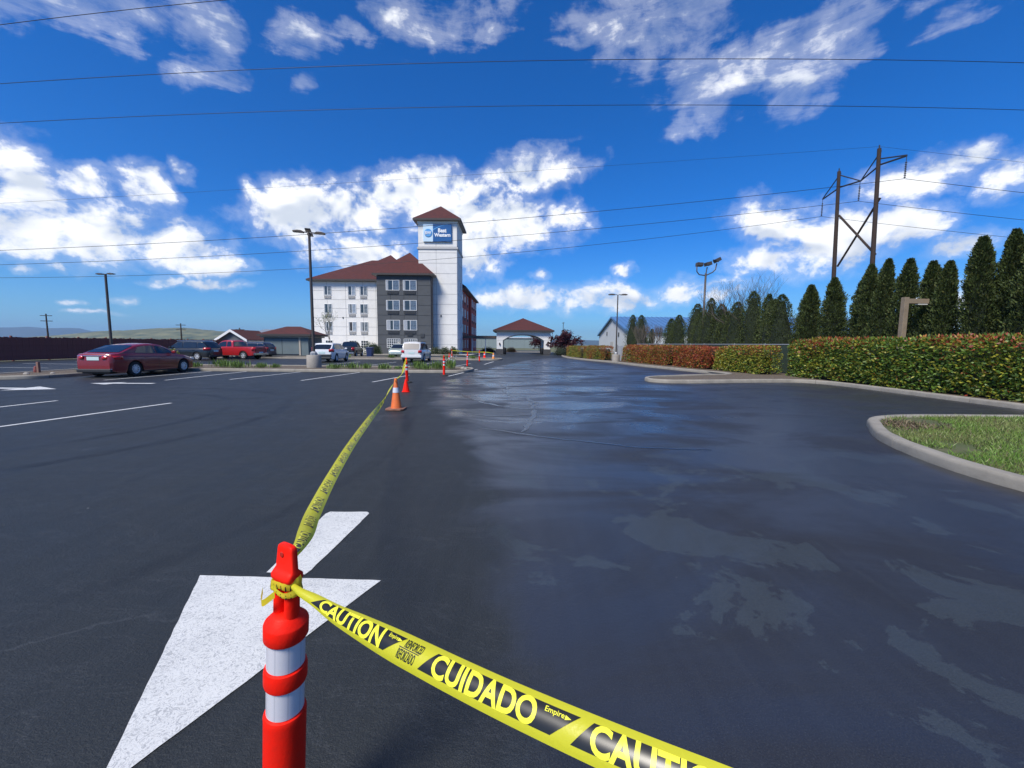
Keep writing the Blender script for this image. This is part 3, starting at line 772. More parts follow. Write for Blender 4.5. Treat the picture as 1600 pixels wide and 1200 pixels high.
SWH = mat('sign_white', (0.85, 0.86, 0.87), 0.4); BLUE_S = mat('sign_swoosh_blue', (0.10, 0.34, 0.68), 0.4)
MB().bb(-2.02, -.62, SY, .03, 0, 2.42).build('pale_panel', BLUE_L, sign, bevel=.02)
MB().bb(-.615, 2.0, SY, .03, 0, 2.42).build('blue_panel', BLUE_D, sign, bevel=.02)
M90 = Matrix.Rotation(R(90), 3, 'X')
MB().lathe([(0.56, 0), (0.56, .05), (0.54, .06)], 40, (-1.30, SY - .004, 1.20), M=M90).build('round_badge', BLUE_S, sign)
plate_text('badge_letters', 'BW', -1.30, SY - .09, 1.20, .46, .92, SWH, sign, .02)
plate_text('letters', 'Best', .70, SY - .02, 1.54, .58, 1.2, SWH, sign, .04)
plate_text('letters', 'Western', .70, SY - .02, .92, .52, 2.3, SWH, sign, .04)
sw = MB(); n = 20; up = []; lo = []
for i in range(n + 1):
    t = i / n; x = -.60 + 2.2 * t; up.append((x, SY - .006, 1.72 + .62 * math.sin(t * 1.7))); lo.append((x, SY - .006, 1.56 + .76 * math.sin(t * 1.7)))
sw.add(up + lo, [(i, i + 1, n + 2 + i, n + 1 + i) for i in range(n)]); sw.build('swoosh', BLUE_S, sign)

# ================================================================== CANOPY
canopy = thing('entrance_canopy', 'white arched drive-through canopy with brown hip roof beside the hotel', 'canopy', (0, 0, 0))
CX0, CX1, CY0, CY1 = -2.55, 6.1, 66.0, 74.0
STONE = mat('dark_base_stone', (0.07, 0.07, 0.075), 0.8, var=.3, vscale=5)
def arch_wall(y0, y1):
    m = MB(); n = 18; a0, a1 = CX0 + 1.05, CX1 - 1.05; spring = 2.25; crown = 3.18; top = 3.62
    cs = []
    for i in range(n + 1):
        t = i / n; x = a0 + (a1 - a0) * t; cs.append((x, spring + (crown - spring) * (1 - abs(2 * t - 1) ** 2.6)))
    for i in range(n):
        (xa, za), (xb, zb) = cs[i], cs[i + 1]
        m.add([(xa, y0, za), (xb, y0, zb), (xb, y0, top), (xa, y0, top), (xa, y1, za), (xb, y1, zb), (xb, y1, top), (xa, y1, top)], [(0, 1, 2, 3), (5, 4, 7, 6), (0, 4, 5, 1), (3, 2, 6, 7)])
    m.bb(CX0, a0, y0, y1, spring, top); m.bb(a1, CX1, y0, y1, spring, top)
    return m.build('arch', WHITE_W, canopy)
arch_wall(CY0, CY0 + .9); arch_wall(CY1 - .9, CY1)
for yy in (CY0, CY1 - .9):
    for xa in (CX0, CX1 - 1.05):
        c = MB().bb(xa + .03, xa + 1.02, yy + .02, yy + .88, .85, 2.25).build('column', WHITE_W, canopy)
        MB().bb(xa - .06, xa + 1.11, yy - .07, yy + .97, 0, .85).build('column_base', STONE, c, bevel=.03)
        if yy == CY0:
            l = MB().lathe([(.04, 0), (.10, .04), (.12, .30), (.05, .38), (.02, .42)], 8, (xa + .52, yy - .08, 1.45)); l.build('wall_lantern', FASCIA, c)
for xa in (CX0, CX1 - .5): MB().bb(xa, xa + .5, CY0 + .9, CY1 - .9, 2.9, 3.6).build('side_beam', WHITE_W, canopy)
hip(CX0, CX1, CY0, CY1, 3.86, 2.15, .55, None, 'canopy_roof', canopy)
cw = MB().bb(-8.0, CX0 - .05, 67.2, 69.4, 2.55, 2.95).build('walkway_roof', mat('walkway_brown', (0.14, 0.105, 0.085), .7), canopy)
for x in (-6.6, -4.4): MB().tube([(x, 67.5, .0), (x, 67.5, 2.56)], .08, 8).build('walkway_post', TRIMW, canopy)

# ================================================================== OTHER BUILDINGS
WARE = mat('ware_wall_green_grey', (0.22, 0.27, 0.27), 0.7, var=.12, vscale=.3)
def shed_box(name, label, x0, x1, y0, y1, h, material, roofmat, rise=0.4, axis='x', cat='building', trim=None):
    t = thing(name, label, cat, ((x0 + x1) / 2, (y0 + y1) / 2, 0))
    a, b = (x1 - x0) / 2, (y1 - y0) / 2
    m = MB()
    if axis == 'x':   # ridge along x, gables at the ends
        pr = [(-b, 0), (b, 0), (b, h), (0, h + rise), (-b, h)]
        m.add([(-a, p, q) for p, q in pr] + [(a, p, q) for p, q in pr], [(4, 3, 2, 1, 0), (5, 6, 7, 8, 9), (0, 1, 6, 5), (1, 2, 7, 6), (4, 0, 5, 9)])
    else:
        pr = [(-a, 0), (a, 0), (a, h), (0, h + rise), (-a, h)]
        m.add([(p, -b, q) for p, q in pr] + [(p, b, q) for p, q in pr], [(0, 1, 2, 3, 4), (9, 8, 7, 6, 5), (1, 6, 7, 2), (0, 4, 9, 5)])
    m.build('wall', material, t)
    r = MB(); ov = .35; th = .12
    if axis == 'x':
        for s in (-1, 1):
            e = (b + ov); ze = h - rise * ov / b
            r.add([(-a - ov, 0, h + rise + .02), (a + ov, 0, h + rise + .02), (a + ov, s * e, ze + .02), (-a - ov, s * e, ze + .02), (-a - ov, 0, h + rise + th), (a + ov, 0, h + rise + th), (a + ov, s * e, ze + th), (-a - ov, s * e, ze + th)], [(0, 1, 2, 3), (4, 5, 6, 7), (3, 2, 6, 7), (0, 3, 7, 4), (1, 2, 6, 5)])
    else:
        for s in (-1, 1):
            e = (a + ov); ze = h - rise * ov / a
            r.add([(0, -b - ov, h + rise + .02), (0, b + ov, h + rise + .02), (s * e, b + ov, ze + .02), (s * e, -b - ov, ze + .02), (0, -b - ov, h + rise + th), (0, b + ov, h + rise + th), (s * e, b + ov, ze + th), (s * e, -b - ov, ze + th)], [(0, 1, 2, 3), (4, 5, 6, 7), (3, 2, 6, 7), (0, 3, 7, 4), (1, 2, 6, 5)])
    ro = r.build('roof', roofmat, t)
    if trim:
        tr = MB()
        if axis == 'x':
            for s in (-1, 1):
                e = b + ov; ze = h - rise * ov / b
                for sx in (-1, 1):
                    xx = sx * (a + ov)
                    tr.add([(xx, 0, h + rise - .2), (xx, s * e, ze - .2), (xx, s * e, ze + .14), (xx, 0, h + rise + .14), (xx + sx * .05, 0, h + rise - .2), (xx + sx * .05, s * e, ze - .2), (xx + sx * .05, s * e, ze + .14), (xx + sx * .05, 0, h + rise + .14)], [(0, 1, 2, 3), (4, 5, 6, 7), (0, 1, 5, 4), (2, 3, 7, 6), (1, 2, 6, 5)])
                tr.bb(-a - ov, a + ov, s * (b + ov) - .03 + (0 if s < 0 else 0), s * (b + ov) + .03, ze - .12, ze + .13)
        else:
            for s in (-1, 1):
                e = a + ov; ze = h - rise * ov / a; yy = -b - ov
                tr.add([(0, yy, h + rise - .2), (s * e, yy, ze - .2), (s * e, yy, ze + .14), (0, yy, h + rise + .14), (0, yy - .05, h + rise - .2), (s * e, yy - .05, ze - .2), (s * e, yy - .05, ze + .14), (0, yy - .05, h + rise + .14)], [(0, 1, 2, 3), (4, 5, 6, 7), (0, 1, 5, 4), (2, 3, 7, 6), (1, 2, 6, 5)])
                tr.bb(s * e - .03, s * e + .03, -b - ov, b + ov, ze - .14, ze + .005)
        tr.build('fascia', trim, ro)
    return t
# long grey-green warehouse seen through the canopy
wh = shed_box('warehouse', 'long low grey-green warehouse far behind the entrance canopy', -42, 14, 168, 190, 4.1, WARE, mat('ware_roof', (0.40, 0.42, 0.43), .6), .5)
for x in np.arange(-26, 27, 1.6): MB().bb(x, x + .10, -11.06, -11.0, .2, 4.0).build('wall_rib', WARE, wh)
# white gabled building with blue metal roof
BLUER = mat('blue_metal_roof', (0.085, 0.20, 0.40), 0.5, metal=.1, var=.12, vscale=.6)
WMET = mat('white_metal_wall', (0.56, 0.58, 0.60), 0.6, var=.08, vscale=.5)
bb_ = shed_box('metal_building', 'white gabled building with long blue metal roof behind the arborvitae row', 20, 74, 70.3, 95, 3.9, WMET, BLUER, 3.25, 'x', trim=BLUER)
for x in np.arange(-26.5, 27, .9):
    MB().add([(x, 0, 7.28), (x + .07, 0, 7.28), (x + .07, -12.6, 3.98), (x, -12.6, 3.98), (x, 0, 7.34), (x + .07, 0, 7.34), (x + .07, -12.6, 4.04), (x, -12.6, 4.04)], [(4, 5, 6, 7), (0, 3, 7, 4), (1, 2, 6, 5), (3, 2, 6, 7)]).build('roof_seam', BLUER, bb_)
for x in (-8, 2, 14, 23): MB().lathe([(.3, 7.1), (.3, 7.55), (.55, 7.6), (.55, 7.75), (.2, 7.95)], 14, (x, 0, 0)).build('roof_vent', GRILLE, bb_)
d = MB().bb(-27.06, -27.0, -1.2, 1.2, 0, 2.3).build('door', GRILLE, bb_)
MB().bb(-27.08, -27.0, -5.4, -4.7, 3.2, 4.0).build('vent', GRILLED, bb_)
MB().bb(-27.08, -27.0, 4.2, 4.8, 3.6, 4.4).build('vent', GRILLED, bb_)
# sheds at the left of the hotel
GREYP = mat('grey_board', (0.13, 0.14, 0.15), .8, var=.2, vscale=2); GRGREEN = mat('grey_green_door', (0.135, 0.175, 0.185), .7, var=.12, vscale=1.5)
shed_box('storage_shed', 'grey gabled shed with white fascia and brown roof behind the red pickup', -39.6, -35.9, 55.5, 61.0, 2.0, GREYP, SHINGLE, 1.15, 'y', trim=TRIMW)
enc = thing('trash_enclosure', 'grey-green enclosure with brown hip roof left of the hotel', 'shed', (-27.9, 53.0, 0))
MB().bb(-3.0, 1.5, -1.8, 1.8, 0, 2.2).build('wall', GREYP, enc)
for i in range(2): MB().bb(-2.8 + i * 2.1, -.75 + i * 2.1, -1.88, -1.81, .15, 2.05).build('door', GRGREEN, enc)
MB().bb(1.55, 2.55, -1.9, 1.8, 0, 2.2).build('side_wall', GRGREEN, enc)
MB().bb(1.42, 1.62, -1.98, -1.82, 0, 2.2).build('corner_post', mat('tan_trim', (.42, .37, .30), .7), enc)
MB().bb(-3.3, 2.8, -2.1, 2.1, 2.2, 2.36).build('fascia', mat('tan_trim', (.42, .37, .30), .7), enc)
hr = hip(-3.0, 2.6, -1.9, 1.9, 2.62, 1.0, .5, 'x', 'roof', enc)
MB().bb(-11.0, -3.1, 2.2, 2.35, 0, 1.75).build('screen_wall', GREYP, enc)
bgb = shed_box('metal_warehouse', 'pale metal warehouse far behind the trash enclosure', -62, -36, 96, 112, 3.4, mat('pale_metal', (.48, .49, .50), .6), mat('grey_metal_roof', (.20, .22, .24), .5), 1.3)

# ---------------------------------------------------------------- brown timber fence on the left
FENCE = mat('dark_brown_timber', (0.30, 0.085, 0.068), 0.8, var=0.35, vscale=3, bump=.004, bscale=30)
fence = thing('timber_fence', 'long dark brown board fence along the left edge of the lot', 'fence', (-38.1, 24, 0))
nb = 0
bm_ = MB()
for seed in range(6):
    pass
board_meshes = []
for q in range(4):
    h = 1.80 + .02 * q
    b_ = MB().bb(-.012, .012, -.068, .068, .04, h); o = b_.build('board', FENCE, fence); board_meshes.append(o.data); bpy.data.objects.remove(o, do_unlink=True)
for i in range(290):
    y = i * .146
    o = bpy.data.objects.new('board', board_meshes[random.Random(i).randrange(4)]); COL.objects.link(o); o.parent = fence
    o.location = (.02 + .006 * math.sin(i * 2.3), y, 0); o.rotation_euler = (0, 0, R(random.Random(i * 7).uniform(-1.5, 1.5)))
for i in range(18): MB().bb(-.1, .0, i * 2.44 - .05, i * 2.44 + .05, 0, 1.92).build('post', mat('weathered_post', (.16, .12, .10), .85) if i in (2, 7) else FENCE, fence)
for z in (.35, 1.5): MB().bb(-.06, .0, 0, 42.3, z, z + .09).build('rail', FENCE, fence)
# ================================================================== LAMPS, POLES, WIRES
BRONZE = mat('dark_bronze_metal', (0.075, 0.062, 0.055), 0.5, metal=.3); GALV = mat('grey_metal', (0.34, 0.35, 0.36), 0.5, metal=.5)
def lot_lamp(label, x, y, h, heads, base=None, r=.085, head='slab', name='lot_lamp', material=None):
    t = thing(name, label, 'street lamp', (x, y, 0)); mm = material or BRONZE
    z0 = 0.1
    if base:
        MB().lathe([(base[0] * .98, 0), (base[0], .03), (base[0] * .99, base[1] - .03), (base[0] * .94, base[1])], 28).build('concrete_base', CONC2, t, smooth=True, sharp=40)
        z0 = base[1]
        bp = MB().lathe([(r * 2.6, z0), (r * 2.6, z0 + .12), (r * 1.3, z0 + .22)], 8); bp.build('base_cover', GALV, t)
    MB().tube([(0, 0, z0), (0, 0, h * .5), (0, 0, h)], [r * 1.08, r, r * .88], 10).build('pole', mm, t, smooth=True, sharp=50)
    for a in heads:
        M = Matrix.Rotation(a, 3, 'Z')
        hd = MB()
        hd.add([M @ Vector(v) for v in [(.08, -.03, h - .02), (.34, -.03, h - .02), (.34, .03, h - .02), (.08, .03, h - .02), (.08, -.03, h + .03), (.34, -.03, h + .03), (.34, .03, h + .03), (.08, .03, h + .03)]], [(0, 1, 2, 3), (7, 6, 5, 4), (0, 4, 5, 1), (1, 5, 6, 2), (2, 6, 7, 3), (3, 7, 4, 0)])
        pr = [(.28, .02), (.40, .09), (.62, .10), (.86, .055), (.86, .0), (.28, -.02)]
        vs = [M @ Vector((px, s * (.13 if 0 < i < 4 else .15), h + pz - .02)) for s in (-1, 1) for i, (px, pz) in enumerate(pr)]
        n = len(pr); hd.add(vs, [tuple(range(n)), tuple(range(2 * n - 1, n - 1, -1))] + [(i, (i + 1) % n, n + (i + 1) % n, n + i) for i in range(n)])
        o = hd.build('lamp_head', mm, t)
        MB().add([M @ Vector((px, py, h - .045)) for px, py in ((.36, -.11), (.80, -.11), (.80, .11), (.36, .11))], [(0, 1, 2, 3)]).build('lens', mat('lamp_lens', (.55, .55, .52), .3), o)
    return t
lot_lamp('tall dark lamp pole with four heads on a concrete drum in the planted island', -11.85, 24.5, 7.95, [R(20), R(110), R(200), R(290)], (.41, .86))
lot_lamp('dark lamp pole with two heads in front of the timber fence', -35.3, 36.2, 7.35, [R(-8), R(172)], r=.10)
lot_lamp('slender lamp pole on a concrete drum at the bend of the hedge', 9.62, 38.1, 6.2, [R(0), R(180)], (.36, .75), r=.06)
lot_lamp('distant thin lamp pole behind the purple tree', 10.8, 88, 6.2, [R(90), R(270)], r=.07)
fl = thing('flood_lamp', 'pole with three dark floodlights on a bracket among the arborvitae', 'street lamp', (17.6, 38.2, 0))
MB().tube([(0, 0, 0), (0, 0, 8.2)], [.10, .085], 10).build('pole', BRONZE, fl, smooth=True)
MB().tube([(-.85, 0, 8.9), (-.82, 0, 8.35), (-.6, 0, 8.08), (0, 0, 8.0), (.6, 0, 8.3), (.86, 0, 8.55), (.95, 0, 9.1)], .05, 8).build('bracket', BRONZE, fl, smooth=True)
MB().tube([(0, 0, 8.1), (.1, 0, 8.75)], .05, 8).build('bracket', BRONZE, fl)
for x, z, ry in ((-.62, 8.98, 4), (.16, 9.04, -14), (.98, 9.38, -28)):
    M = Matrix.Rotation(R(ry), 3, 'Y')
    h_ = MB().box((x, 0, z), (.52, .5, .30), M=M); h_.box((x, -.27, z), (.46, .05, .24), M=M)
    for k in range(4): h_.box((x - .18 + .12 * k, .26, z), (.03, .12, .26), M=M)
    h_.build('floodlight', BRONZE, fl)
lp = thing('wooden_lamp_post', 'square wooden post with short arm standing behind the near hedge', 'post', (16.6, 17.6, 0))
WOODP = mat('tan_timber', (0.27, 0.21, 0.145), .8, var=.25, vscale=5)
MB().bb(-.095, .095, -.095, .095, 0, 3.72).build('post', WOODP, lp, bevel=.01)
MB().bb(.10, .95, -.08, .08, 3.46, 3.66).build('arm', WOODP, lp, bevel=.01)
MB().bb(.5, .9, -.07, .07, 3.41, 3.458).build('lamp_lens', mat('lamp_lens', (.55, .55, .52), .3), lp)

# H-frame of the power line
POLEW = mat('weathered_pole_wood', (0.050, 0.032, 0.025), .9, var=.35, vscale=8, bump=.01, bscale=25); STEEL = mat('dark_steel', (.05, .052, .06), .5, metal=.4)
hf = thing('power_line_frame', 'two-pole timber power line structure with cross bracing behind the arborvitae', 'utility pole', (28.5, 35.5, 0))
for y, h in ((2.05, 16.93), (-1.89, 17.06)):
    MB().tube([(.55, y, 0), (0, y, h)], [.20, .13], 12).build('pole', POLEW, hf, smooth=True, sharp=60)
    MB().tube([(0, y, h - .1), (0, y, h + .25)], .05, 6).build('pole_top_bracket', STEEL, hf)
for a, b in (((.32, 2.05, 13.2), (.45, -1.89, 9.0)), ((.42, -1.89, 13.35), (.55, 2.05, 8.8))): MB().tube([a, b], .09, 6).build('cross_brace', POLEW, hf)
arm = [(0, 4.0, 15.25), (0, 2.05, 15.6), (0, -.15, 15.3), (0, -1.9, 15.85), (0, -4.1, 15.55)]
for a, b in zip(arm, arm[1:]): MB().tube([(.18, a[1], a[2]), (.18, b[1], b[2])], .065, 6).build('cross_arm', STEEL, hf)
for a, b in (((0.18, 4.0, 15.3), (.18, 2.05, 16.8)), ((.18, -4.1, 15.6), (.18, -1.89, 16.3)), ((.18, -.15, 15.3), (.18, -1.89, 16.9)), ((.18, -.15, 15.3), (.18, 2.05, 16.6))): MB().tube([a, b], .05, 6).build('arm_brace', STEEL, hf)
INSP = []
for y, z in ((4.0, 15.25), (-.1, 15.25), (-4.1, 15.5)):
    m = MB(); m.tube([(.18, y, z), (.18, y, z - .35)], .02, 6)
    for k in range(9): m.lathe([(.02, z - .36 - k * .13), (.07, z - .40 - k * .13), (.07, z - .43 - k * .13), (.02, z - .47 - k * .13)], 10, (.18, y, 0))
    m.build('insulator', STEEL, hf); INSP.append((28.68, 35.5 + y, z - 1.55))
WIRE = mat('wire_metal', (.035, .035, .04), .5, metal=.5)
def wire(label, pts, r, n=44):
    """smooth curve through three or more control points (x, y, z), quadratic in x by pieces"""
    xs = np.array([p[0] for p in pts]); m = MB(); path = []
    ys = np.polyfit(xs, [p[1] for p in pts], 1 if len(pts) < 3 else 2); zs = np.polyfit(xs, [p[2] for p in pts], min(2, len(pts) - 1))
    for x in np.linspace(xs[0], xs[-1], n): path.append((x, np.polyval(ys, x), np.polyval(zs, x)))
    m.tube(path, r, 6)
    return tag(m.build('power_wire', WIRE, smooth=True), label, 'wire', 'overhead power wires')
lab = ['lowest long wire hung from the far arm of the pole frame', 'middle long wire hung under the pole frame', 'upper long wire hung from the near arm of the pole frame']
left3 = [(-60, 39.5, 7.4, -.1, 10.15), (-60, 35.4, 7.45, -.1, 10.65), (-60, 31.4, 7.55, -.1, 10.85)]
for i, ((ix, iy, iz), (lx, ly, lz, mx, mz)) in enumerate(zip(INSP, left3)):
    wire(lab[i] + ', left span', [(lx, ly, lz), (mx, (ly + iy) / 2, mz), (ix, iy, iz)], .016)
    wire(lab[i] + ', right span', [(ix, iy, iz), (ix + 18, iy, iz - 1.75), (ix + 60, iy, iz - 4.2)], .016)
wire('thin shield wire from the top of the pole frame to the left', [(-60, 33.6, 11.2), (-.1, 33.6, 15.05), (28.5, 33.6, 17.2)], .008)
wire('thin shield wire from the top of the pole frame to the right', [(28.5, 33.6, 17.2), (46, 33.6, 15.6), (80, 33.6, 13.4)], .008)
wire('uppermost wire crossing the whole sky', [(-34, 12, 6.6), (-14.17, 12, 8.53), (-.08, 12, 9.36), (13.91, 12, 9.4), (34, 12, 8.4)], .008)
wire('second wire from the top crossing the whole sky', [(-34, 13.5, 6.9), (-16.06, 13.5, 8.26), (-.08, 13.5, 8.95), (15.81, 13.5, 9.08), (34, 13.5, 8.2)], .008)
wire('wire cutting across the top left corner of the sky', [(-30, 11, 6.4), (-12.83, 11, 9.39), (-7.37, 11, 10.02), (4, 11, 10.7)], .008)
# distant utility poles on the left
for k, (x, y, h, ll) in enumerate(((-124, 110, 8.6, 'far utility pole with two crossarms above the fence, leftmost'), (-115, 118, 7.2, 'far bare utility pole just left of the fence lamp'), (-98, 122, 6.9, 'far utility pole with two crossarms above the dark hatchback'), (-78, 118, 5.6, 'small far utility pole over the shed roofs'))):
    t = thing('utility_pole', ll, 'utility pole', (x, y, 0), group='far utility poles')
    MB().tube([(0, 0, 0), (0, 0, h)], [.22, .14], 8).build('pole', POLEW, t)
    for z in ((h - .5, h - 1.9) if k != 1 else (h - .3,)): MB().box((0, 0, z), (2.4 if k != 1 else .6, .14, .16), R(20)).build('crossarm', POLEW, t)

# ================================================================== VEGETATION
def conifer_mesh(h, rad, seed, n=5200):
    r_ = np.random.default_rng(seed)
    t = r_.random(n) ** 0.85
    prof = rad * np.clip(np.interp(t, [0, .06, .3, .55, .78, .92, 1.0], [.72, .92, 1.0, .90, .66, .38, .08]), 0.03, None)
    a = r_.uniform(0, 2 * math.pi, n)
    lump = np.array([mnoise.noise(Vector((math.cos(x) * 1.6 + seed, math.sin(x) * 1.6, z * h * 1.5))) for x, z in zip(a, t)])
    lump2 = np.array([mnoise.noise(Vector((math.cos(x) * 4 + seed, math.sin(x) * 4, z * h * 4))) for x, z in zip(a, t)])
    rr = prof * .80 * (1 + .36 * lump + .40 * lump2) * r_.uniform(.58, 1.06, n)
    P = np.c_[rr * np.cos(a), rr * np.sin(a), .15 + t * h * .97]
    U = unit(np.c_[np.cos(a) * .55, np.sin(a) * .55, np.full(n, .85)] + r_.normal(0, .28, (n, 3)))
    V = unit(np.cross(U, unit(r_.normal(size=(n, 3)))))
    deep = (r_.random(n) * .5 + .5) * (1 + .55 * lump2)
    c = np.array([[.058, .086, .017]]) * deep[:, None]
    c += (r_.random(n) < .16)[:, None] * np.array([[.030, .032, .006]])
    c += (r_.random(n) < .05)[:, None] * np.array([[.045, .025, .008]])
    return P, U, V, r_.uniform(.06, .15, n), r_.uniform(.03, .06, n), np.clip(c, .004, 1)
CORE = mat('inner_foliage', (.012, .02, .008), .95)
def arbor(label, x, y, h, rad, seed, group, n=5200):
    t = thing('arborvitae', label, 'tree', (x, y, 0), R(seed * 47 % 360), group)
    t.rotation_euler = (R(2.2 * math.sin(seed * 3.1)), R(2.2 * math.cos(seed * 1.7)), t.rotation_euler[2])
    leaf_obj('crown', *conifer_mesh(h, rad, seed, n), LEAFD, t, fold=.15)
    MB().tube([(0, 0, 0), (0, 0, h * .5), (0, 0, h * .9)], [.09, .06, .02], 8).build('trunk', BARK, t)
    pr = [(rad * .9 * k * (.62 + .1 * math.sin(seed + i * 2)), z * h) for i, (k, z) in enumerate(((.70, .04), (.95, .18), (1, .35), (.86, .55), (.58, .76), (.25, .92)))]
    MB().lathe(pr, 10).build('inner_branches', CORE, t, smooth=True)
    return t
AT = [(61.7, 6.1, .95), (58.0, 5.8, .9), (46.4, 4.3, .8), (44.3, 4.55, .85), (41.3, 5.4, 1.0), (39.1, 4.6, .95), (37.3, 5.5, .8), (36.0, 4.9, .9), (34.6, 4.2, .85), (32.9, 4.75, .9), (30.9, 5.35, .78), (29.75, 5.0, .55), (28.5, 4.5, .72), (27.4, 4.7, .75), (25.85, 5.35, .74), (24.75, 5.2, .66), (22.8, 5.35, .72), (21.75, 5.4, .64), (20.85, 5.7, .58), (20.15, 5.8, .52), (19.3, 5.6, .58), (17.95, 5.25, .56), (17.2, 5.1, .5), (15.85, 5.75, .60), (15.15, 5.9, .56), (14.4, 6.0, .60), (13.6, 5.9, .6)]
nT = len(AT)
for i, (y, h, rad) in enumerate(AT):
    k = nT - 1 - i
    arbor('dark conical arborvitae, %s in the row counted from the right edge' % ORD[k], 18.0 + .25 * math.sin(i * 1.9), y, h * (1.06 if 27 < y < 56 else 1.0), rad * (1.5 if y > 27 else 1.1), i + 3, 'arborvitae row behind the hedge', 16000 if y < 26 else 6000)

def hedge_obj(label, path, height, depth, n, red, yellow, seed, leaf=.11):
    """clipped broadleaf hedge following a path; red young leaves on top, green below"""
    r_ = np.random.default_rng(seed)
    P0 = resample(path, .1); L = len(P0)
    t = thing('hedge', label, 'hedge', (P0[L // 2].x, P0[L // 2].y, .1), group='hedges along the right kerb')
    ox, oy = P0[L // 2].x, P0[L // 2].y
    idx = r_.uniform(0, L - 1.001, n); capf = r_.random(n) < min(.16, .5 / (L * .1)); idx = np.where(capf, np.where(r_.random(n) < .5, r_.uniform(0, 1.5, n), L - 1.001 - r_.uniform(0, 1.5, n)), idx); i0 = idx.astype(int); f = idx - i0
    A = np.array([(p.x, p.y) for p in P0]); B = A[i0] * (1 - f[:, None]) + A[np.minimum(i0 + 1, L - 1)] * f[:, None]
    D = unit(np.c_[A[np.minimum(i0 + 1, L - 1)] - A[i0], np.zeros(n)] + 1e-9); S = np.c_[D[:, 1], -D[:, 0]]
    S *= -np.sign((S * (A.mean(0))).sum(1))[:, None]            # side turned towards the lot
    # cross-section: rounded box, biased to the lot side and the top
    side = r_.random(n)
    fz = r_.uniform(-1, 1, n); fx = r_.uniform(-1, 1, n); front = side < .60; topf = (~front) & (side < .93)
    bx = np.where(capf, fx * depth / 2 * .95, np.where(front, depth / 2, np.where(topf, fx * depth / 2, -depth / 2))); bz = np.where(capf, fz * height / 2 * .97, np.where(topf, height / 2, fz * height / 2))
    rc = .22; ex = np.clip((np.abs(bx) - (depth / 2 - rc)) / rc, 0, 1); ez = np.clip((np.maximum(bz, 0) - (height / 2 - rc)) / rc, 0, 1)
    sh = 1 - .30 * ex * ez; bx = bx * (1 - (1 - sh) * .5); bz = np.where(bz > 0, bz * (1 - (1 - sh) * .35), bz)
    ca = np.where(front, 1.0, np.where(topf, .15, -1.0)); sa = np.where(topf, 1.0, .1)
    lmp = np.array([mnoise.noise(Vector((b[0] * 1.1, b[1] * 1.1, z * 1.3 + seed))) + .6 * mnoise.noise(Vector((b[0] * 3.1, b[1] * 3.1, z * 3.3 + seed))) for b, z in zip(B, bz)])
    k = (1 + .15 * lmp) * r_.uniform(.84, 1.05, n)
    endtaper = np.minimum(1, np.minimum(idx, L - 1 - idx) * .1 / .30) ** .5
    off = bx * k * (.75 + .25 * endtaper)
    z = height / 2 + bz * k * (.8 + .2 * endtaper)
    P = np.c_[B[:, 0] + S[:, 0] * off - ox, B[:, 1] + S[:, 1] * off - oy, np.clip(z, .02, None)]
    Nn = np.c_[S * ca[:, None], sa]
    U = unit(Nn * .7 + r_.normal(0, .6, (n, 3)) + np.array([0, 0, .25])); V = unit(np.cross(U, Nn + r_.normal(0, .5, (n, 3))))
    zz = P[:, 2] / height
    patch = np.array([mnoise.noise(Vector((b[0] * .55 + seed, b[1] * .55, q * .8))) for b, q in zip(B, zz)])
    pr = np.clip(red + 1.2 * (zz - .80) * (1 - red) ** 1.5 + .45 * patch, .02, .97); py = np.clip(yellow + .3 * patch, .05, .9)
    q = r_.random(n); isr = q < pr; isy = (~isr) & (r_.random(n) < py)
    c = np.array([[.10, .175, .024]]) * r_.uniform(.45, 1.5, (n, 1))
    c[isy] = np.array([[.31, .30, .035]]) * r_.uniform(.6, 1.3, (isy.sum(), 1))
    oran = r_.random(n) < .45
    c[isr] = np.array([[.33, .055, .028]]) * r_.uniform(.5, 1.3, (isr.sum(), 1)); c[isr & oran] = np.array([[.42, .16, .04]]) * r_.uniform(.6, 1.2, ((isr & oran).sum(), 1))
    leaf_obj('foliage', P, U, V, r_.uniform(.7, 1.25, n) * leaf, r_.uniform(.38, .55, n) * leaf, c, LEAF, t)
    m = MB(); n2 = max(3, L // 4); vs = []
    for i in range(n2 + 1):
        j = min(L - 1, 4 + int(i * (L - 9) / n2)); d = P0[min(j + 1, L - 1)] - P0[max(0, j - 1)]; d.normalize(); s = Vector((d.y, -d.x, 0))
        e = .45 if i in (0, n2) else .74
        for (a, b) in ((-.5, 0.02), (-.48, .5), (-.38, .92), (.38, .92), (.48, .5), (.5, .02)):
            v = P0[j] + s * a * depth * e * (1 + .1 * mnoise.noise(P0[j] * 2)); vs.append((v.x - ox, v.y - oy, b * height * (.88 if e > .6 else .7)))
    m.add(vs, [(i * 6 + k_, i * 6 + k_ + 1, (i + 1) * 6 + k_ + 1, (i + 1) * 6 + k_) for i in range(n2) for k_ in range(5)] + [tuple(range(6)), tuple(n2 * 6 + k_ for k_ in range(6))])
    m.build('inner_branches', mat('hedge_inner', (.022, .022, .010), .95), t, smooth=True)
    return t
hedge_obj('long near hedge, green below with reddish top leaves, at the right edge', [(15.05, 6.5), (15.05, 12), (14.95, 21.2)], 1.80, 1.5, 30000, .05, .28, 5, .125)
hedge_obj('yellow-green hedge block left of the dark gap in the hedges', [(13.95, 21.9), (13.35, 26.0)], 1.45, 1.3, 9500, .16, .62, 9)
hedge_obj('dark red hedge block next to the yellow-green one', [(13.2, 26.4), (12.45, 30.4)], 1.42, 1.3, 7500, .80, .4, 12)
hedge_obj('long red hedge ending beside the grey gate cabinet', [(12.3, 30.9), (10.95, 38.6)], 1.45, 1.3, 12000, .70, .45, 17)
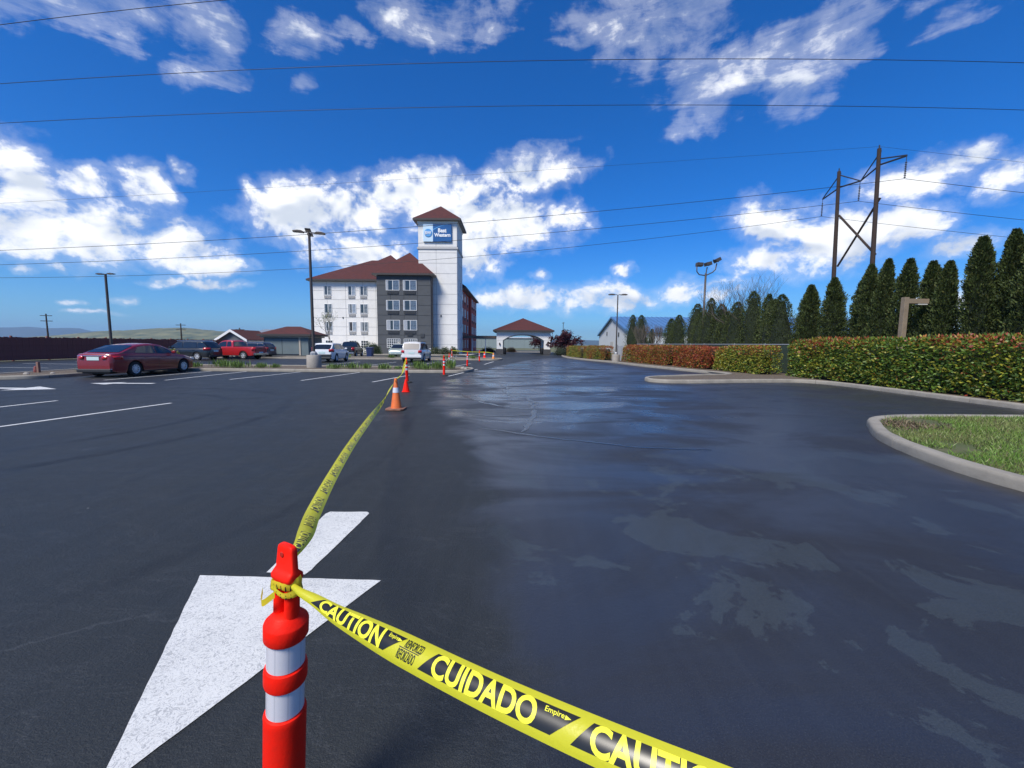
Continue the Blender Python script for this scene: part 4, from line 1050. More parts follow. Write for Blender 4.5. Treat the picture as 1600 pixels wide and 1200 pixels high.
hedge_obj('orange-red hedge left of the slender hedge lamp', [(9.7, 40.8), (8.6, 46.4)], 1.35, 1.2, 6500, .55, .5, 19, .1)
hedge_obj('farthest hedge of the row next to the purple tree', [(8.4, 47.2), (7.9, 55.5)], 1.3, 1.2, 5500, .38, .6, 23, .1)
gp = thing('gate_cabinet', 'plain grey metal gate panels between the red hedge and slender lamp', 'gate', (10.7, 39.7, .1))
for i in range(3): MB().bb(-.5 + i * .36, -.16 + i * .36, -.03, .03, 0, 1.45).build('panel', mat('grey_panel', (.36, .38, .40), .6), gp)
MB().bb(-.58, -.52, -.06, .06, 0, 1.55).build('post', GALV, gp); MB().bb(.60, .66, -.06, .06, 0, 1.55).build('post', GALV, gp)

# chain-link fence with dark green slats behind the hedges
cf = thing('chain_link_fence', 'chain-link fence with dark green slats behind the hedges', 'fence', (0, 0, .1))
SLAT = mat('green_slat', (.028, .048, .036), .7, var=.3, vscale=4)
FP = [(15.95, 5), (15.85, 21.5), (14.3, 26.5), (13.4, 31), (11.9, 39.3)]
for si, (a, b) in enumerate(zip(FP, FP[1:])):
    fh = 1.40 if si == 0 else 1.62
    a = Vector((*a, 0)); b = Vector((*b, 0)); L = (b - a).length; rz = math.atan2(b.y - a.y, b.x - a.x)
    MB().tube([a + Vector((0, 0, fh)), b + Vector((0, 0, fh))], .03, 8).build('top_rail', GALV, cf)
    for i in range(int(L / 3) + 1):
        p = a.lerp(b, min(1, i * 3 / L)); MB().tube([p, p + Vector((0, 0, fh + .06))], .035, 8).build('post', GALV, cf)
    sl = MB(); n = int(L / .09)
    for i in range(n):
        p = a.lerp(b, (i + .5) / n); sl.box((p.x, p.y, fh / 2), (.078, .012, fh - .10), rz)
    tag(sl.build('slats', SLAT, cf), kind='stuff')

def branch_tree(t, base, height, spread, seed, trunk_r, material, depth=5, multi=1, up=.55):
    r_ = random.Random(seed); trunk = MB(); twigs = MB(); tips = []
    def grow(p, d, L, r, k):
        n = 3; path = [p]; q = p; dd = d.copy()
        for i in range(n):
            dd = (dd + Vector((r_.uniform(-1, 1), r_.uniform(-1, 1), r_.uniform(-.3, .7))) * .16).normalized(); q = q + dd * L / n; path.append(q)
        (trunk if k <= 1 else twigs).tube(path, [r, r * .9, r * .8, r * .66], 6 if k < 3 else 4, cap=False)
        if k >= depth: tips.append((q, dd)); return
        m = 3 if k < 2 else r_.choice((2, 3))
        for i in range(m):
            a = r_.uniform(0, 6.28); sp = spread * r_.uniform(.5, 1.1)
            o = dd.orthogonal().normalized(); o.rotate(Matrix.Rotation(a, 3, dd))
            nd = (dd * (1 - sp * .5) + o * sp + Vector((0, 0, up * .35))).normalized()
            grow(path[-1] if i else path[-2].lerp(path[-1], .5), nd, L * r_.uniform(.66, .86), r * .62, k + 1)
        if k >= 2: tips.append((q, dd))
    for i in range(multi):
        a = i * 2.4 + seed; grow(Vector(base), Vector((math.cos(a) * .32 * (multi > 1), math.sin(a) * .32 * (multi > 1), 1)).normalized(), height * .27, trunk_r, 0)
    trunk.build('trunk', material, t, smooth=True)
    if twigs.f: twigs.build('branches', material, t, smooth=True)
    return tips
GREYBARK = mat('grey_bark', (.13, .105, .085), .9, var=.3, vscale=10)
bt = thing('bare_tree', 'leafless grey tree with several stems among the arborvitae', 'tree', (18.9, 34.2, 0))
branch_tree(bt, (0, 0, 0), 7.8, .62, 4, .055, GREYBARK, 5, 4, .8)
for k, (x, y, h, sd, ll) in enumerate(((17.2, 55, 5.2, 8, 'small bare shrub right of the two farthest arborvitae'), (17.4, 50.5, 5.0, 15, 'bare twiggy shrub with reddish base before the blue roof'))):
    b2 = thing('bare_shrub', ll, 'shrub', (x, y, 0), group='bare shrubs by the arborvitae')
    branch_tree(b2, (0, 0, 0), h, .4, sd, .05, GREYBARK, 4, 5, 1.0)
# rusty low conifer between them
arbor('low brownish conifer beside the bare shrubs', 17.6, 52.6, 3.6, .7, 44, 'arborvitae row behind the hedge', 2600)

def leafy(t, P, size, cols, r_, name='crown', flat=0.0):
    n = len(P); U = unit(r_.normal(size=(n, 3)) + np.array([0, 0, .2])); V = unit(np.cross(U, unit(r_.normal(size=(n, 3)))))
    return leaf_obj(name, P, U, V, r_.uniform(.7, 1.3, n) * size, r_.uniform(.4, .65, n) * size, cols, LEAF, t)
def purple_tree(label, x, y, h, seed):
    r_ = np.random.default_rng(seed); t = thing('purple_leaf_tree', label, 'tree', (x, y, 0), group='purple-leaved trees')
    branch_tree(t, (0, 0, 0), h * .95, .7, seed, .09, BARK, 3, 1)
    cl = r_.normal(size=(46, 3)) * np.array([h * .22, h * .22, h * .17]) + np.array([0, 0, h * .60])
    P = np.repeat(cl, 60, 0) + r_.normal(size=(46 * 60, 3)) * h * .065
    leafy(t, P, .34, np.array([[.060, .014, .022]]) * r_.uniform(.4, 1.6, (len(P), 1)), r_)
purple_tree('round purple-leaved tree right of the entrance canopy', 8.15, 63.5, 3.6, 3)
purple_tree('purple-leaved tree partly hidden behind the canopy column', 5.9, 79, 3.8, 6)
sap = thing('sapling', 'thin young tree with sparse pale leaves before the white hotel wing', 'tree', (-22.6, 51.3, .1))
tips = branch_tree(sap, (0, 0, 0), 6.6, .5, 21, .05, GREYBARK, 4, 1, .9)
r_ = np.random.default_rng(8); TP = np.array([p[:] for p, d in tips]); TP = np.repeat(TP, 4, 0) + r_.normal(0, .14, (len(TP) * 4, 3))
leafy(sap, TP, .13, np.array([[.16, .20, .07]]) * r_.uniform(.6, 1.4, (len(TP), 1)), r_)

def shrub(label, x, y, sx, sy, h, seed, col, n=1500, group='shrubs round the hotel', size=.12, flower=None, z=.1):
    r_ = np.random.default_rng(seed); t = thing('shrub', label, 'shrub', (x, y, z), group=group)
    d = unit(r_.normal(size=(n, 3))); d[:, 2] = np.abs(d[:, 2]) * 1.1 - .1
    lm = np.array([mnoise.noise(Vector(q * 1.8 + seed)) for q in d])
    P = d * (1 + .28 * lm)[:, None] * r_.uniform(.72, 1.04, (n, 1)) * np.array([sx, sy, h]); P[:, 2] = np.abs(P[:, 2]) + .03
    c = np.array([col]) * r_.uniform(.5, 1.5, (n, 1))
    if flower is not None: k = r_.random(n) < flower[3]; c[k] = np.array([flower[:3]]) * r_.uniform(.8, 1.1, (k.sum(), 1))
    leafy(t, P, size, c, r_, 'foliage')
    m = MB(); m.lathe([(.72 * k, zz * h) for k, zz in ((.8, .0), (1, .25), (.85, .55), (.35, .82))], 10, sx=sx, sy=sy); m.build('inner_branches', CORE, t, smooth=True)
    return t
GRN = (.05, .085, .02)
shrub('yellow-flowering bush behind the hood of the red sedan', -20.3, 24.3, .62, .5, .95, 1, (.20, .22, .02), 1600, size=.1, flower=(.60, .52, .03, .35))
shrub('low clipped shrub at the left foot of the white wing', -26.2, 53.4, 1.5, .7, 1.1, 2, (.07, .10, .02), 1500)
shrub('clipped shrub under the middle white wing windows', -22.8, 55.6, 1.2, .7, 1.3, 3, (.06, .095, .02), 1300)
shrub('taller shrub at the corner of the charcoal bay', -18.9, 55.8, 1.35, .8, 1.55, 4, (.045, .08, .018), 1600)
for i, (x, s) in enumerate(((-10.9, .9), (-9.6, .85), (-8.35, .75))):
    shrub(['pale flowering shrub at the left foot of the sign tower', 'middle flowering shrub at the foot of the sign tower', 'dark shrub at the right foot of the sign tower'][i], x, 58.2, s, .7, 1.0, 10 + i, (.06, .09, .03), 1100, flower=(.55, .50, .42, .16) if i < 2 else None)
shrub('dark clipped hedge beside the trash enclosure', -30.8, 50.2, 1.6, .9, 1.5, 20, (.028, .035, .012), 1800)
shrub('brownish hedge on the right of the trash enclosure', -23.9, 53.0, .9, .8, 1.15, 21, (.05, .04, .018), 1200)
shrub('low dark hedge left of the canopy under the walkway', -4.3, 72.5, 1.5, .6, .95, 22, (.05, .04, .015), 1000)
shrub('reddish low hedge under the canopy arch', -.2, 80, 1.2, .6, .9, 23, (.10, .04, .02), 900)
shrub('dark green shrub left of the farthest hedge', 7.0, 58.5, 1.2, .8, 1.2, 24, (.025, .035, .015), 1000)

# iris clumps on the planted island
def iris(label, x, y, w, h, seed, group, white=False):
    r_ = np.random.default_rng(seed); n = int(130 * w + 40); t = thing('iris_clump', label, 'plant', (x, y, .11), group=group)
    P = np.c_[r_.normal(0, w * .36, n), r_.normal(0, .16, n), np.zeros(n)]
    U = unit(np.c_[r_.normal(0, .26, n), r_.normal(0, .26, n), np.ones(n)]); V = unit(np.cross(U, unit(r_.normal(size=(n, 3)))))
    leaf_obj('leaves', P, U, V, h * r_.uniform(.55, 1.1, n), r_.uniform(.03, .055, n), np.array([[.14, .22, .05]]) * r_.uniform(.55, 1.4, (n, 1)), LEAF, t, fold=.1)
    if white:
        P = np.c_[r_.normal(0, .16, 26), r_.normal(0, .12, 26), r_.uniform(.45, .75, 26)]; leafy(t, P, .12, np.full((26, 3), .78), r_, 'flowers')
IR = [(-18.3, .3, .35, 0), (-16.9, .9, .55, 0), (-15.7, .8, .52, 0), (-14.6, .4, .35, 0), (-13.9, .35, .3, 0), (-10.2, .45, .36, 0), (-9.35, .6, .42, 0), (-8.55, .42, .36, 0), (-7.3, .5, .42, 0), (-6.6, .25, .22, 0), (-5.55, .55, .55, 0), (-4.95, .45, .4, 0), (-4.3, .7, .55, 0), (-3.62, .35, .75, 1)]
for i, (x, w, h, wf) in enumerate(IR):
    iris('clump of green iris leaves, %s along the island counted from the red sedan' % ORD[i] if not wf else 'iris clump with white flowers at the right end of the island', x, 23.7 + .35 * math.sin(i * 2.1), w, h, 50 + i, 'iris clumps on the planted island', wf)
iris('low green clump on the left bulb of the island behind the sedan', -20.3, 19.6, .35, .3, 80, 'iris clumps on the planted island')
for i, x in enumerate((-19.5, -16.8, -12.2, -6.8, -4.0)):
    iris('low green clump on the far strip, %s counted from the left' % ORD[i], x, 41.6, .6, .4, 90 + i, 'low clumps on the far strip')
# small boulders, hydrant-like marker
ROCK = mat('island_rock', (.40, .37, .33), .9, var=.4, vscale=9)
def rock(label, x, y, s, seed, z=.1):
    m = MB(); prof = []
    n = 9
    for i in range(5):
        z_ = i / 4
        for k in range(n):
            a = 2 * math.pi * k / n; rr = s * math.sqrt(max(.02, 1 - z_ * z_)) * (1 + .25 * mnoise.noise(Vector((math.cos(a) + seed, math.sin(a), z_ * 2))))
            m.v.append((rr * math.cos(a), rr * math.sin(a) * .8, z_ * s * .8))
    for i in range(4):
        for k in range(n): m.f.append((i * n + k, i * n + (k + 1) % n, (i + 1) * n + (k + 1) % n, (i + 1) * n + k)); m.m.append(0)
    m.f.append(tuple(range(4 * n, 5 * n))); m.m.append(0)
    o = m.build('rock', ROCK); o.location = (x, y, z); tag(o, label, 'rock', 'rocks on the islands')
rock('pale rock at the right tip of the planted island', -2.95, 24.7, .17, 1); rock('small dark rock beside the pale tip rock', -2.75, 24.25, .10, 5); rock('small stone on the left bulb of the island', -21.3, 17.9, .12, 8); rock('flat stone near the stake on the left bulb', -20.6, 18.3, .10, 12)
stake = thing('utility_stake', 'short brown marker stake on the left bulb of the island', 'stake', (-21.9, 18.9, .1)); MB().bb(-.05, .05, -.05, .05, 0, .5).build('stake', mat('stake_brown', (.22, .12, .09), .8), stake, bevel=.01); MB().lathe([(.07, 0), (.08, .1), (.05, .28), (.02, .3)], 8, (-.25, .1, 0)).build('valve_cap', mat('stake_red', (.25, .07, .06), .7), stake)
wb = thing('wheeled_bin', 'dark blue wheeled bin standing in front of the charcoal bay', 'bin', (-15.45, 44.6, 0))
MB().add([(-.26, -.3, .06), (.26, -.3, .06), (.26, .3, .06), (-.26, .3, .06), (-.33, -.38, 1.05), (.33, -.38, 1.05), (.33, .38, 1.05), (-.33, .38, 1.05)], [(3, 2, 1, 0), (0, 1, 5, 4), (1, 2, 6, 5), (2, 3, 7, 6), (3, 0, 4, 7)]).build('body', mat('bin_blue', (.015, .03, .10), .5), wb, bevel=.03)
MB().box((0, 0, 1.10), (.72, .84, .08), M=Matrix.Rotation(R(4), 3, 'X')).build('lid', mat('bin_blue', (.015, .03, .10), .5), wb, bevel=.02)
for s in (-1, 1): MB().lathe([(.11, -.03), (.12, 0), (.11, .03)], 14, (s * .27, .36, .12), M=Matrix.Rotation(R(90), 3, 'Y')).build('wheel', DARK, wb)
for i, (x, y) in enumerate(((-1.25, 66.4), (4.8, 66.2))):
    t = thing('litter_bin', ['dark litter bin beside the left canopy column', 'dark litter bin beside the right canopy column'][i], 'bin', (x, y, 0), group='litter bins at the canopy')
    MB().lathe([(.22, 0), (.26, .05), (.27, .85)], 16).build('body', DARK, t, smooth=True, sharp=40); MB().lathe([(.29, .85), (.29, .92), (.14, 1.08), (.05, 1.1)], 16).build('lid', DARK, t, smooth=True, sharp=40)
# ================================================================== CARS
TYRE = mat('tyre_rubber', (.014, .014, .015), .85); ALLOY = mat('alloy_silver', (.68, .69, .71), .35, metal=.25); CGLASS = mat('car_glass', (.012, .015, .018), .04, spec=.9)
CHROME = mat('chrome_trim', (.75, .76, .78), .15, metal=.95); BLACKP = mat('black_plastic', (.02, .02, .022), .55); TAIL = mat('tail_light_red', (.45, .012, .015), .15, coat=.6)
PLATE = mat('number_plate', (.55, .68, .66), .5); HEADL = mat('head_light', (.7, .72, .74), .08)
def paint(name, c, metal=.2): return mat(name, c, .35, metal=metal, coat=.7)
def wheel(parent, x, y, r, w, side, spokes=10):
    M = Matrix.Rotation(R(90), 3, 'X')
    t = MB().lathe([(r * .60, -w / 2), (r * .92, -w / 2), (r, -w / 2 + .035), (r, w / 2 - .035), (r * .92, w / 2), (r * .60, w / 2)], 32, (x, y, r), M=M, cap=False).build('wheel', TYRE, parent, smooth=True, sharp=40)
    rim = MB(); yo = y + side * (w / 2 - .02); s = side
    rim.lathe([(r * .56, -.02), (r * .66, -.02), (r * .68, .012), (r * .60, .022), (r * .57, .0)], 32, (x, yo, r), M=Matrix.Rotation(R(-90 * s), 3, 'X'), cap=False)
    rim.lathe([(r * .17, -.03), (r * .16, .015), (r * .08, .025)], 16, (x, yo, r), M=Matrix.Rotation(R(-90 * s), 3, 'X'))
    for k in range(spokes):
        a = 2 * math.pi * k / spokes; ca, sa = math.cos(a), math.sin(a)
        def q(rad, off, d): return (x + ca * rad - sa * off, yo + s * d, r + sa * rad + ca * off)
        w0, w1 = r * .045, r * .085
        rim.add([q(r * .14, -w0, .012), q(r * .14, w0, .012), q(r * .60, w1, .004), q(r * .60, -w1, .004), q(r * .14, -w0, -.02), q(r * .14, w0, -.02), q(r * .60, w1, -.02), q(r * .60, -w1, -.02)], [(0, 1, 2, 3), (1, 5, 6, 2), (0, 3, 7, 4)])
    rim.build('rim', ALLOY, t)
    MB().lathe([(r * .61, -.035), (r * .61, -.03)], 24, (x, yo, r), M=Matrix.Rotation(R(-90 * s), 3, 'X')).build('brake_well', DARK, t)
    return t
def make_car(name, label, cat, loc, rz, color, S, group='cars parked on the lot'):
    """S: L, W, H, wb (wheelbase), r, deck (top centreline of the lower body), roof (roof centreline), wins (side windows), tail, extras"""
    t = thing(name, label, cat, loc, rz, group)
    L, Wd, Hh, wb, r = S['L'], S['W'], S['H'], S['wb'], S['r']
    ax = S.get('ax', 0.0); xw = (ax - wb / 2, ax + wb / 2)
    dx_, dz_ = zip(*S['deck'])
    def top(x): return float(np.interp(x, dx_, dz_))
    tip = S.get('tip', .13)
    def hw(x):
        u = abs(x) / (L / 2)
        return Wd / 2 * (1 - tip * max(0, (u - .55) / .45) ** 2.4 - .10 * max(0, (u - .93) / .07) ** 1.5)
    ra = r * 1.16
    def zb(x):
        u = abs(x) / (L / 2); z = .20 + S.get('lift', 0) + .10 * max(0, (u - .82) / .18) ** 2
        for w in xw:
            d = abs(x - w)
            if d < ra: z = max(z, r + math.sqrt(ra * ra - d * d))
        return z
    xs = set(np.linspace(-L / 2, L / 2, 58).tolist())
    for w in xw:
        for k in range(-12, 13): xs.add(w + ra * math.sin(k / 12 * math.pi / 2) * .999)
    for q in dx_: xs.add(q)
    xs = sorted(x for x in xs if -L / 2 <= x <= L / 2)
    m = MB(); secs = []
    for x in xs:
        w = hw(x); z0 = zb(x); zt = top(x)
        zs = [z0, .36 + S.get('lift', 0), .52 + S.get('lift', 0), .52 + (zt - .52) * .55, zt - .075, zt - .018]
        ws = [w * .965, w * .99, w * 1.0, w * .995, w * .965, w * .90]
        zz = []
        for i, z in enumerate(zs): zz.append(max(z, z0 + .006 * i))
        half = list(zip(ws, zz)) + [(w * .55, max(zt + .012, zz[-1])), (0, max(zt + .02, zz[-1]))]
        ring = [(x, -a, b) for a, b in half] + [(x, a, b) for a, b in half[-2::-1]]
        secs.append(ring)
    k = len(secs[0])
    m.add([p for s in secs for p in s], [(i * k + j, (i + 1) * k + j, (i + 1) * k + j + 1, i * k + j + 1) for i in range(len(secs) - 1) for j in range(k - 1)] + [tuple(range(k)), tuple((len(secs) - 1) * k + j for j in range(k))[::-1]])
    body = m.build('body', color, t, smooth=True, sharp=38)
    # dark underside and wheel wells
    u_ = MB(); u_.bb(-L / 2 + .25, L / 2 - .25, -Wd / 2 + .24, Wd / 2 - .24, .19 + S.get('lift', 0), .62); u_.build('underbody', BLACKP, t)
    # cabin
    rx, rzz = zip(*S['roof'])
    def roofz(x): return float(np.interp(x, rx, rzz))
    wr = Wd / 2 * S.get('tumble', .74)
    def cab(x):
        b = top(x) - .03; wbase = hw(x) * .905; z = roofz(x); q = max(0.0, min(1.0, (z - b) / (Hh - top(ax)))); wt = wbase + (wr - wbase) * q
        return b, wbase, z, wt, q
    cx = sorted(set(np.linspace(rx[0], rx[-1], 34).tolist()) | set(rx)); secs = []
    for x in cx:
        b, wbse, z, wt, q = cab(x)
        half = [(wbse, b - .02), (wbse + (wt - wbse) * .5, b + (z - .06 * q - b) * .5), (wt + .01, z - .07 * q), (wt * .94, z - .018 * q), (wt * .6, z + .012 * q), (0, z + .022 * q)]
        secs.append([(x, -a, c) for a, c in half] + [(x, a, c) for a, c in half[-2::-1]])
    k = len(secs[0]); m = MB()
    m.add([p for s in secs for p in s], [(i * k + j, (i + 1) * k + j, (i + 1) * k + j + 1, i * k + j + 1) for i in range(len(secs) - 1) for j in range(k - 1)] + [tuple(range(k)), tuple((len(secs) - 1) * k + j for j in range(k))[::-1]])
    m.build('cabin', S.get('cabin_color', color), t, smooth=True, sharp=40)
    # side windows
    for s in (-1, 1):
        for (x0, x1, i0, i1) in S['wins']:
            m = MB(); vs = []; n = 10
            for i in range(n + 1):
                x = x0 + (x1 - x0) * i / n; xb_ = x + (i0 * (1 - i / n) + i1 * i / n)
                b, wbse, z, wt, q = cab(x); b2, wb2, z2, wt2, q2 = cab(xb_)
                lo = b2 + .055; hi = max(lo + .01, z - .10 * q)
                wl = wb2 + (wt2 - wb2) * (lo - b2) / max(.05, z2 - .07 * q2 - b2); wh = wbse + (wt - wbse) * (hi - b) / max(.05, z - .07 * q - b)
                vs += [(xb_, s * (wl + .008), lo), (x, s * (wh + .014), hi)]
            m.add(vs, [(2 * i, 2 * i + 1, 2 * i + 3, 2 * i + 2) for i in range(n)]); m.build('side_window', CGLASS, t, smooth=True)
    # front and rear glass
    for nm, (x0, x1) in (('rear_window', S['rear']), ('windscreen', S['front'])):
        m = MB(); n, kk = 10, 8; vs = []
        for i in range(n + 1):
            x = x0 + (x1 - x0) * i / n; b, wbse, z, wt, q = cab(x)
            e = .02; sl = (roofz(x + e) - roofz(x - e)) / (2 * e); nn = Vector((-sl, 0, 1)).normalized() * .014
            for j in range(kk + 1):
                f = -1 + 2 * j / kk; y = f * wt * .90; vs.append((x + nn.x, y, z + .022 * q * (1 - f * f) - .012 * q * f ** 4 + nn.z))
        m.add(vs, [(i * (kk + 1) + j, i * (kk + 1) + j + 1, (i + 1) * (kk + 1) + j + 1, (i + 1) * (kk + 1) + j) for i in range(n) for j in range(kk)]); m.build(nm, S.get('rear_glass', CGLASS) if nm == 'rear_window' else CGLASS, t, smooth=True)
    for w in xw:
        for s in (-1, 1): wheel(t, w, s * (Wd / 2 - .115), r, .21, s, S.get('spokes', 10))
    # lamps, plate, bumpers, mirrors, seams, handles
    zt = S['tailz']
    for s in (-1, 1):
        m = MB(); xr = -L / 2; n = 6; vs = []
        for i in range(n + 1):
            u = i / n; x = xr + .012 + u * u * S.get('taillen', .34); y = hw(x) * (S.get('tailin', .80) + (1.005 - S.get('tailin', .80)) * min(1, u * 1.8)) if u < .55 else hw(x) * 1.006
            for z in zt: vs.append((x - (.03 if u < .4 else .0), s * y * (1.0), z))
        m.add(vs, [(2 * i, 2 * i + 1, 2 * i + 3, 2 * i + 2) for i in range(n)])
        o = m.build('tail_light', TAIL, t, smooth=True); md = o.modifiers.new('solid', 'SOLIDIFY'); md.thickness = .03; md.offset = 0
        MB().box((L / 2 - .16, s * hw(L / 2 - .16) * .82, top(L / 2 - .25) - .07), (.30, .26, .12), s * R(-18)).build('head_light', HEADL, t, bevel=.03)
        xm = S['mirror']; mr = MB().box((xm, s * (Wd / 2 + .06), top(xm) + .08), (.12, .20, .14)); mr.build('mirror', color, t, bevel=.035)
        for xd in S['seams']:
            n = 8; vs = []
            for i in range(n + 1):
                z = .30 + S.get('lift', 0) + (top(xd) - .10 - .30 - S.get('lift', 0)) * i / n; w = hw(xd)
                f = float(np.interp(z, [.2, .36, .52, .52 + (top(xd) - .52) * .55, top(xd) - .075], [.965, .99, 1, .995, .965]))
                vs += [(xd - .006, s * (w * f + .0025), z), (xd + .006, s * (w * f + .0025), z)]
            MB().add(vs, [(2 * i, 2 * i + 1, 2 * i + 3, 2 * i + 2) for i in range(n)]).build('door_seam', BLACKP, t)
        for xh in S['handles']: MB().box((xh, s * (hw(xh) * .995 + .012), top(xh) - .17), (.20, .03, .03)).build('door_handle', S.get('handle', color), t, bevel=.008)
        MB().bb(-wb / 2 + ax + ra, wb / 2 + ax - ra, s * Wd / 2 * .975 - .012, s * Wd / 2 * .975 + .012, .185 + S.get('lift', 0), .235 + S.get('lift', 0)).build('sill', BLACKP, t)
    MB().bb(-L / 2 - .016, -L / 2 + .04, -.26, .26, S['platez'] - .075, S['platez'] + .075).build('number_plate', PLATE, t)
    MB().box((-L / 2 + .06, 0, .30 + S.get('lift', 0)), (.20, Wd * .80, .16)).build('rear_bumper_insert', BLACKP, t, bevel=.04)
    for (c, sz, mt) in S.get('boxes', []): MB().box(c, sz).build('trim', mt, t, bevel=.012)
    return t
SEDAN = dict(L=4.66, W=1.84, H=1.48, wb=2.77, r=.335, ax=.06, tip=.15,
    deck=[(-2.33, .80), (-2.31, .93), (-2.25, 1.02), (-2.15, 1.045), (-1.7, 1.06), (-.6, 1.02), (.95, .985), (1.6, .91), (2.05, .80), (2.24, .68), (2.33, .52)],
    roof=[(-1.98, 1.04), (-1.55, 1.22), (-1.1, 1.385), (-.75, 1.445), (-.25, 1.48), (.1, 1.468), (.38, 1.42), (.72, 1.26), (1.22, .965)], tumble=.70,
    wins=[(-.95, -.12, -.28, 0.0), (-.04, .62, 0, .30)], rear=(-1.88, -1.08), front=(.44, 1.14), tailz=(.79, .95), taillen=.42, tailin=.58, platez=.83, mirror=.78, seams=(-1.02, -.08, 1.0), handles=(-.72, .22), spokes=10,
    boxes=[((-2.325, 0, .945), (.03, 1.30, .035), CHROME), ((-2.28, 0, .37), (.10, 1.5, .025), CHROME), ((-2.1, 0, .22), (.3, 1.2, .10), BLACKP)])
def suv(L=4.5, W=1.84, H=1.66, rearslope=.18, **k):
    a = L / 2
    d = dict(L=L, W=W, H=H, wb=L * .59, r=.35, ax=.02, tip=.12, lift=.05,
        deck=[(-a, .88), (-a + .03, 1.03), (-a + .15, 1.06), (.25 * L, 1.02), (.36 * L, .97), (.45 * L, .86), (a - .05, .74), (a, .58)],
        roof=[(-a + .03, 1.05), (-a + rearslope, H - .14), (-a + rearslope + .16, H - .03), (-.15 * L, H), (.03 * L, H - .01), (.10 * L, H - .06), (.29 * L, .99)], tumble=.76,
        wins=[(-a + .50, -a + .98, -.16, 0), (-a + 1.05, -.02 * L, 0, 0), (.0, .17 * L, 0, .26)], rear=(-a + .045, -a + rearslope - .01), front=(.115 * L, .275 * L), tailz=(.86, 1.08), taillen=.38, platez=.80, mirror=.20 * L, seams=(-a + 1.02, -.01 * L, .245 * L), handles=(-a + 1.28, .05 * L), spokes=8)
    d.update(k); return d
make_car('sedan', 'shiny dark red sedan parked nose to the planted island', 'car', (-18.1, 20.0, 0), R(90.5), paint('candy_red', (.20, .005, .009), .05), SEDAN)
P_BLK = paint('black_paint', (.012, .013, .015)); P_WHT = paint('white_paint', (.72, .73, .74), 0.0); P_RED = paint('truck_red', (.40, .014, .018), .1); P_NVY = paint('navy_paint', (.012, .018, .045)); P_SIL = paint('silver_paint', (.55, .57, .58), .5)
make_car('parked_suv', 'black crossover with silver roof edge behind the red sedan', 'car', (-28.2, 36.0, 0), R(176), P_BLK, suv(4.7, 1.87, 1.66, .45, boxes=[((-.5, .64, 1.655), (2.2, .05, .05), CHROME), ((-.5, -.64, 1.655), (2.2, .05, .05), CHROME), ((-2.33, 0, .95), (.03, .9, .03), CHROME)]))
PK = dict(L=5.6, W=1.90, H=1.75, wb=3.45, r=.37, ax=.0, tip=.10, lift=.14,
    deck=[(-2.8, .95), (-2.78, 1.14), (-2.7, 1.16), (-.75, 1.16), (.9, 1.13), (1.2, 1.10), (2.2, 1.03), (2.65, .92), (2.8, .68)],
    roof=[(-.72, 1.13), (-.62, 1.62), (-.45, 1.73), (.2, 1.75), (.5, 1.71), (.75, 1.56), (1.22, 1.10)], tumble=.76,
    wins=[(-.42, -.02, -.06, 0), (.05, .78, 0, .28)], rear=(-.70, -.62), front=(.56, 1.14), tailz=(.78, 1.10), taillen=.22, platez=.62, mirror=.95, seams=(-.70, .02, 1.12), handles=(.22,), spokes=6,
    boxes=[((-2.80, 0, .50), (.20, 1.7, .18), CHROME), ((-1.75, 0, 1.178), (1.9, 1.55, .02), BLACKP), ((-2.815, 0, 1.02), (.03, .25, .06), BLACKP)])
make_car('pickup_truck', 'bright red pickup truck parked beside the black crossover', 'pickup', (-26.4, 39.0, 0), R(172), P_RED, PK)
make_car('parked_hatchback', 'dark blue hatchback beyond the tail of the red pickup', 'car', (-26.8, 42.3, 0), R(176), P_NVY, suv(4.3, 1.78, 1.58, .32))
make_car('parked_suv', 'white crossover behind the concrete lamp drum', 'car', (-15.55, 35.3, 0), R(94), P_WHT, suv(4.28, 1.78, 1.58, .50, rear_glass=CGLASS, boxes=[((-2.1, 0, .55), (.14, 1.5, .22), BLACKP)]))
SUVW = suv(4.55, 1.85, 1.74, .26, tailz=(.80, 1.02), taillen=.16, rear_glass=mat('dusty_glass', (.17, .155, .15), .35), boxes=[((-.5, .66, 1.75), (2.3, .04, .04), BLACKP), ((-.5, -.66, 1.75), (2.3, .04, .04), BLACKP), ((-2.26, 0, .52), (.12, 1.72, .20), P_WHT)])
make_car('parked_suv', 'white boxy older SUV with dusty rear window in front of the charcoal bay', 'car', (-8.55, 36.9, 0), R(90.5), paint('dusty_white', (.60, .60, .59), 0.0), SUVW)
make_car('parked_car', 'pale green-silver car mostly hidden left of the boxy white SUV', 'car', (-13.3, 48.6, 0), R(-88), paint('pale_green_silver', (.42, .48, .42), .4), suv(4.4, 1.78, 1.52, .4))
make_car('pickup_truck', 'black pickup truck backed in before the white hotel wing', 'pickup', (-18.6, 47.4, 0), R(100), P_BLK, PK)
make_car('parked_car', 'white car half hidden behind the white crossover', 'car', (-21.3, 47.2, 0), R(92), P_SIL, suv(4.4, 1.78, 1.55, .4))

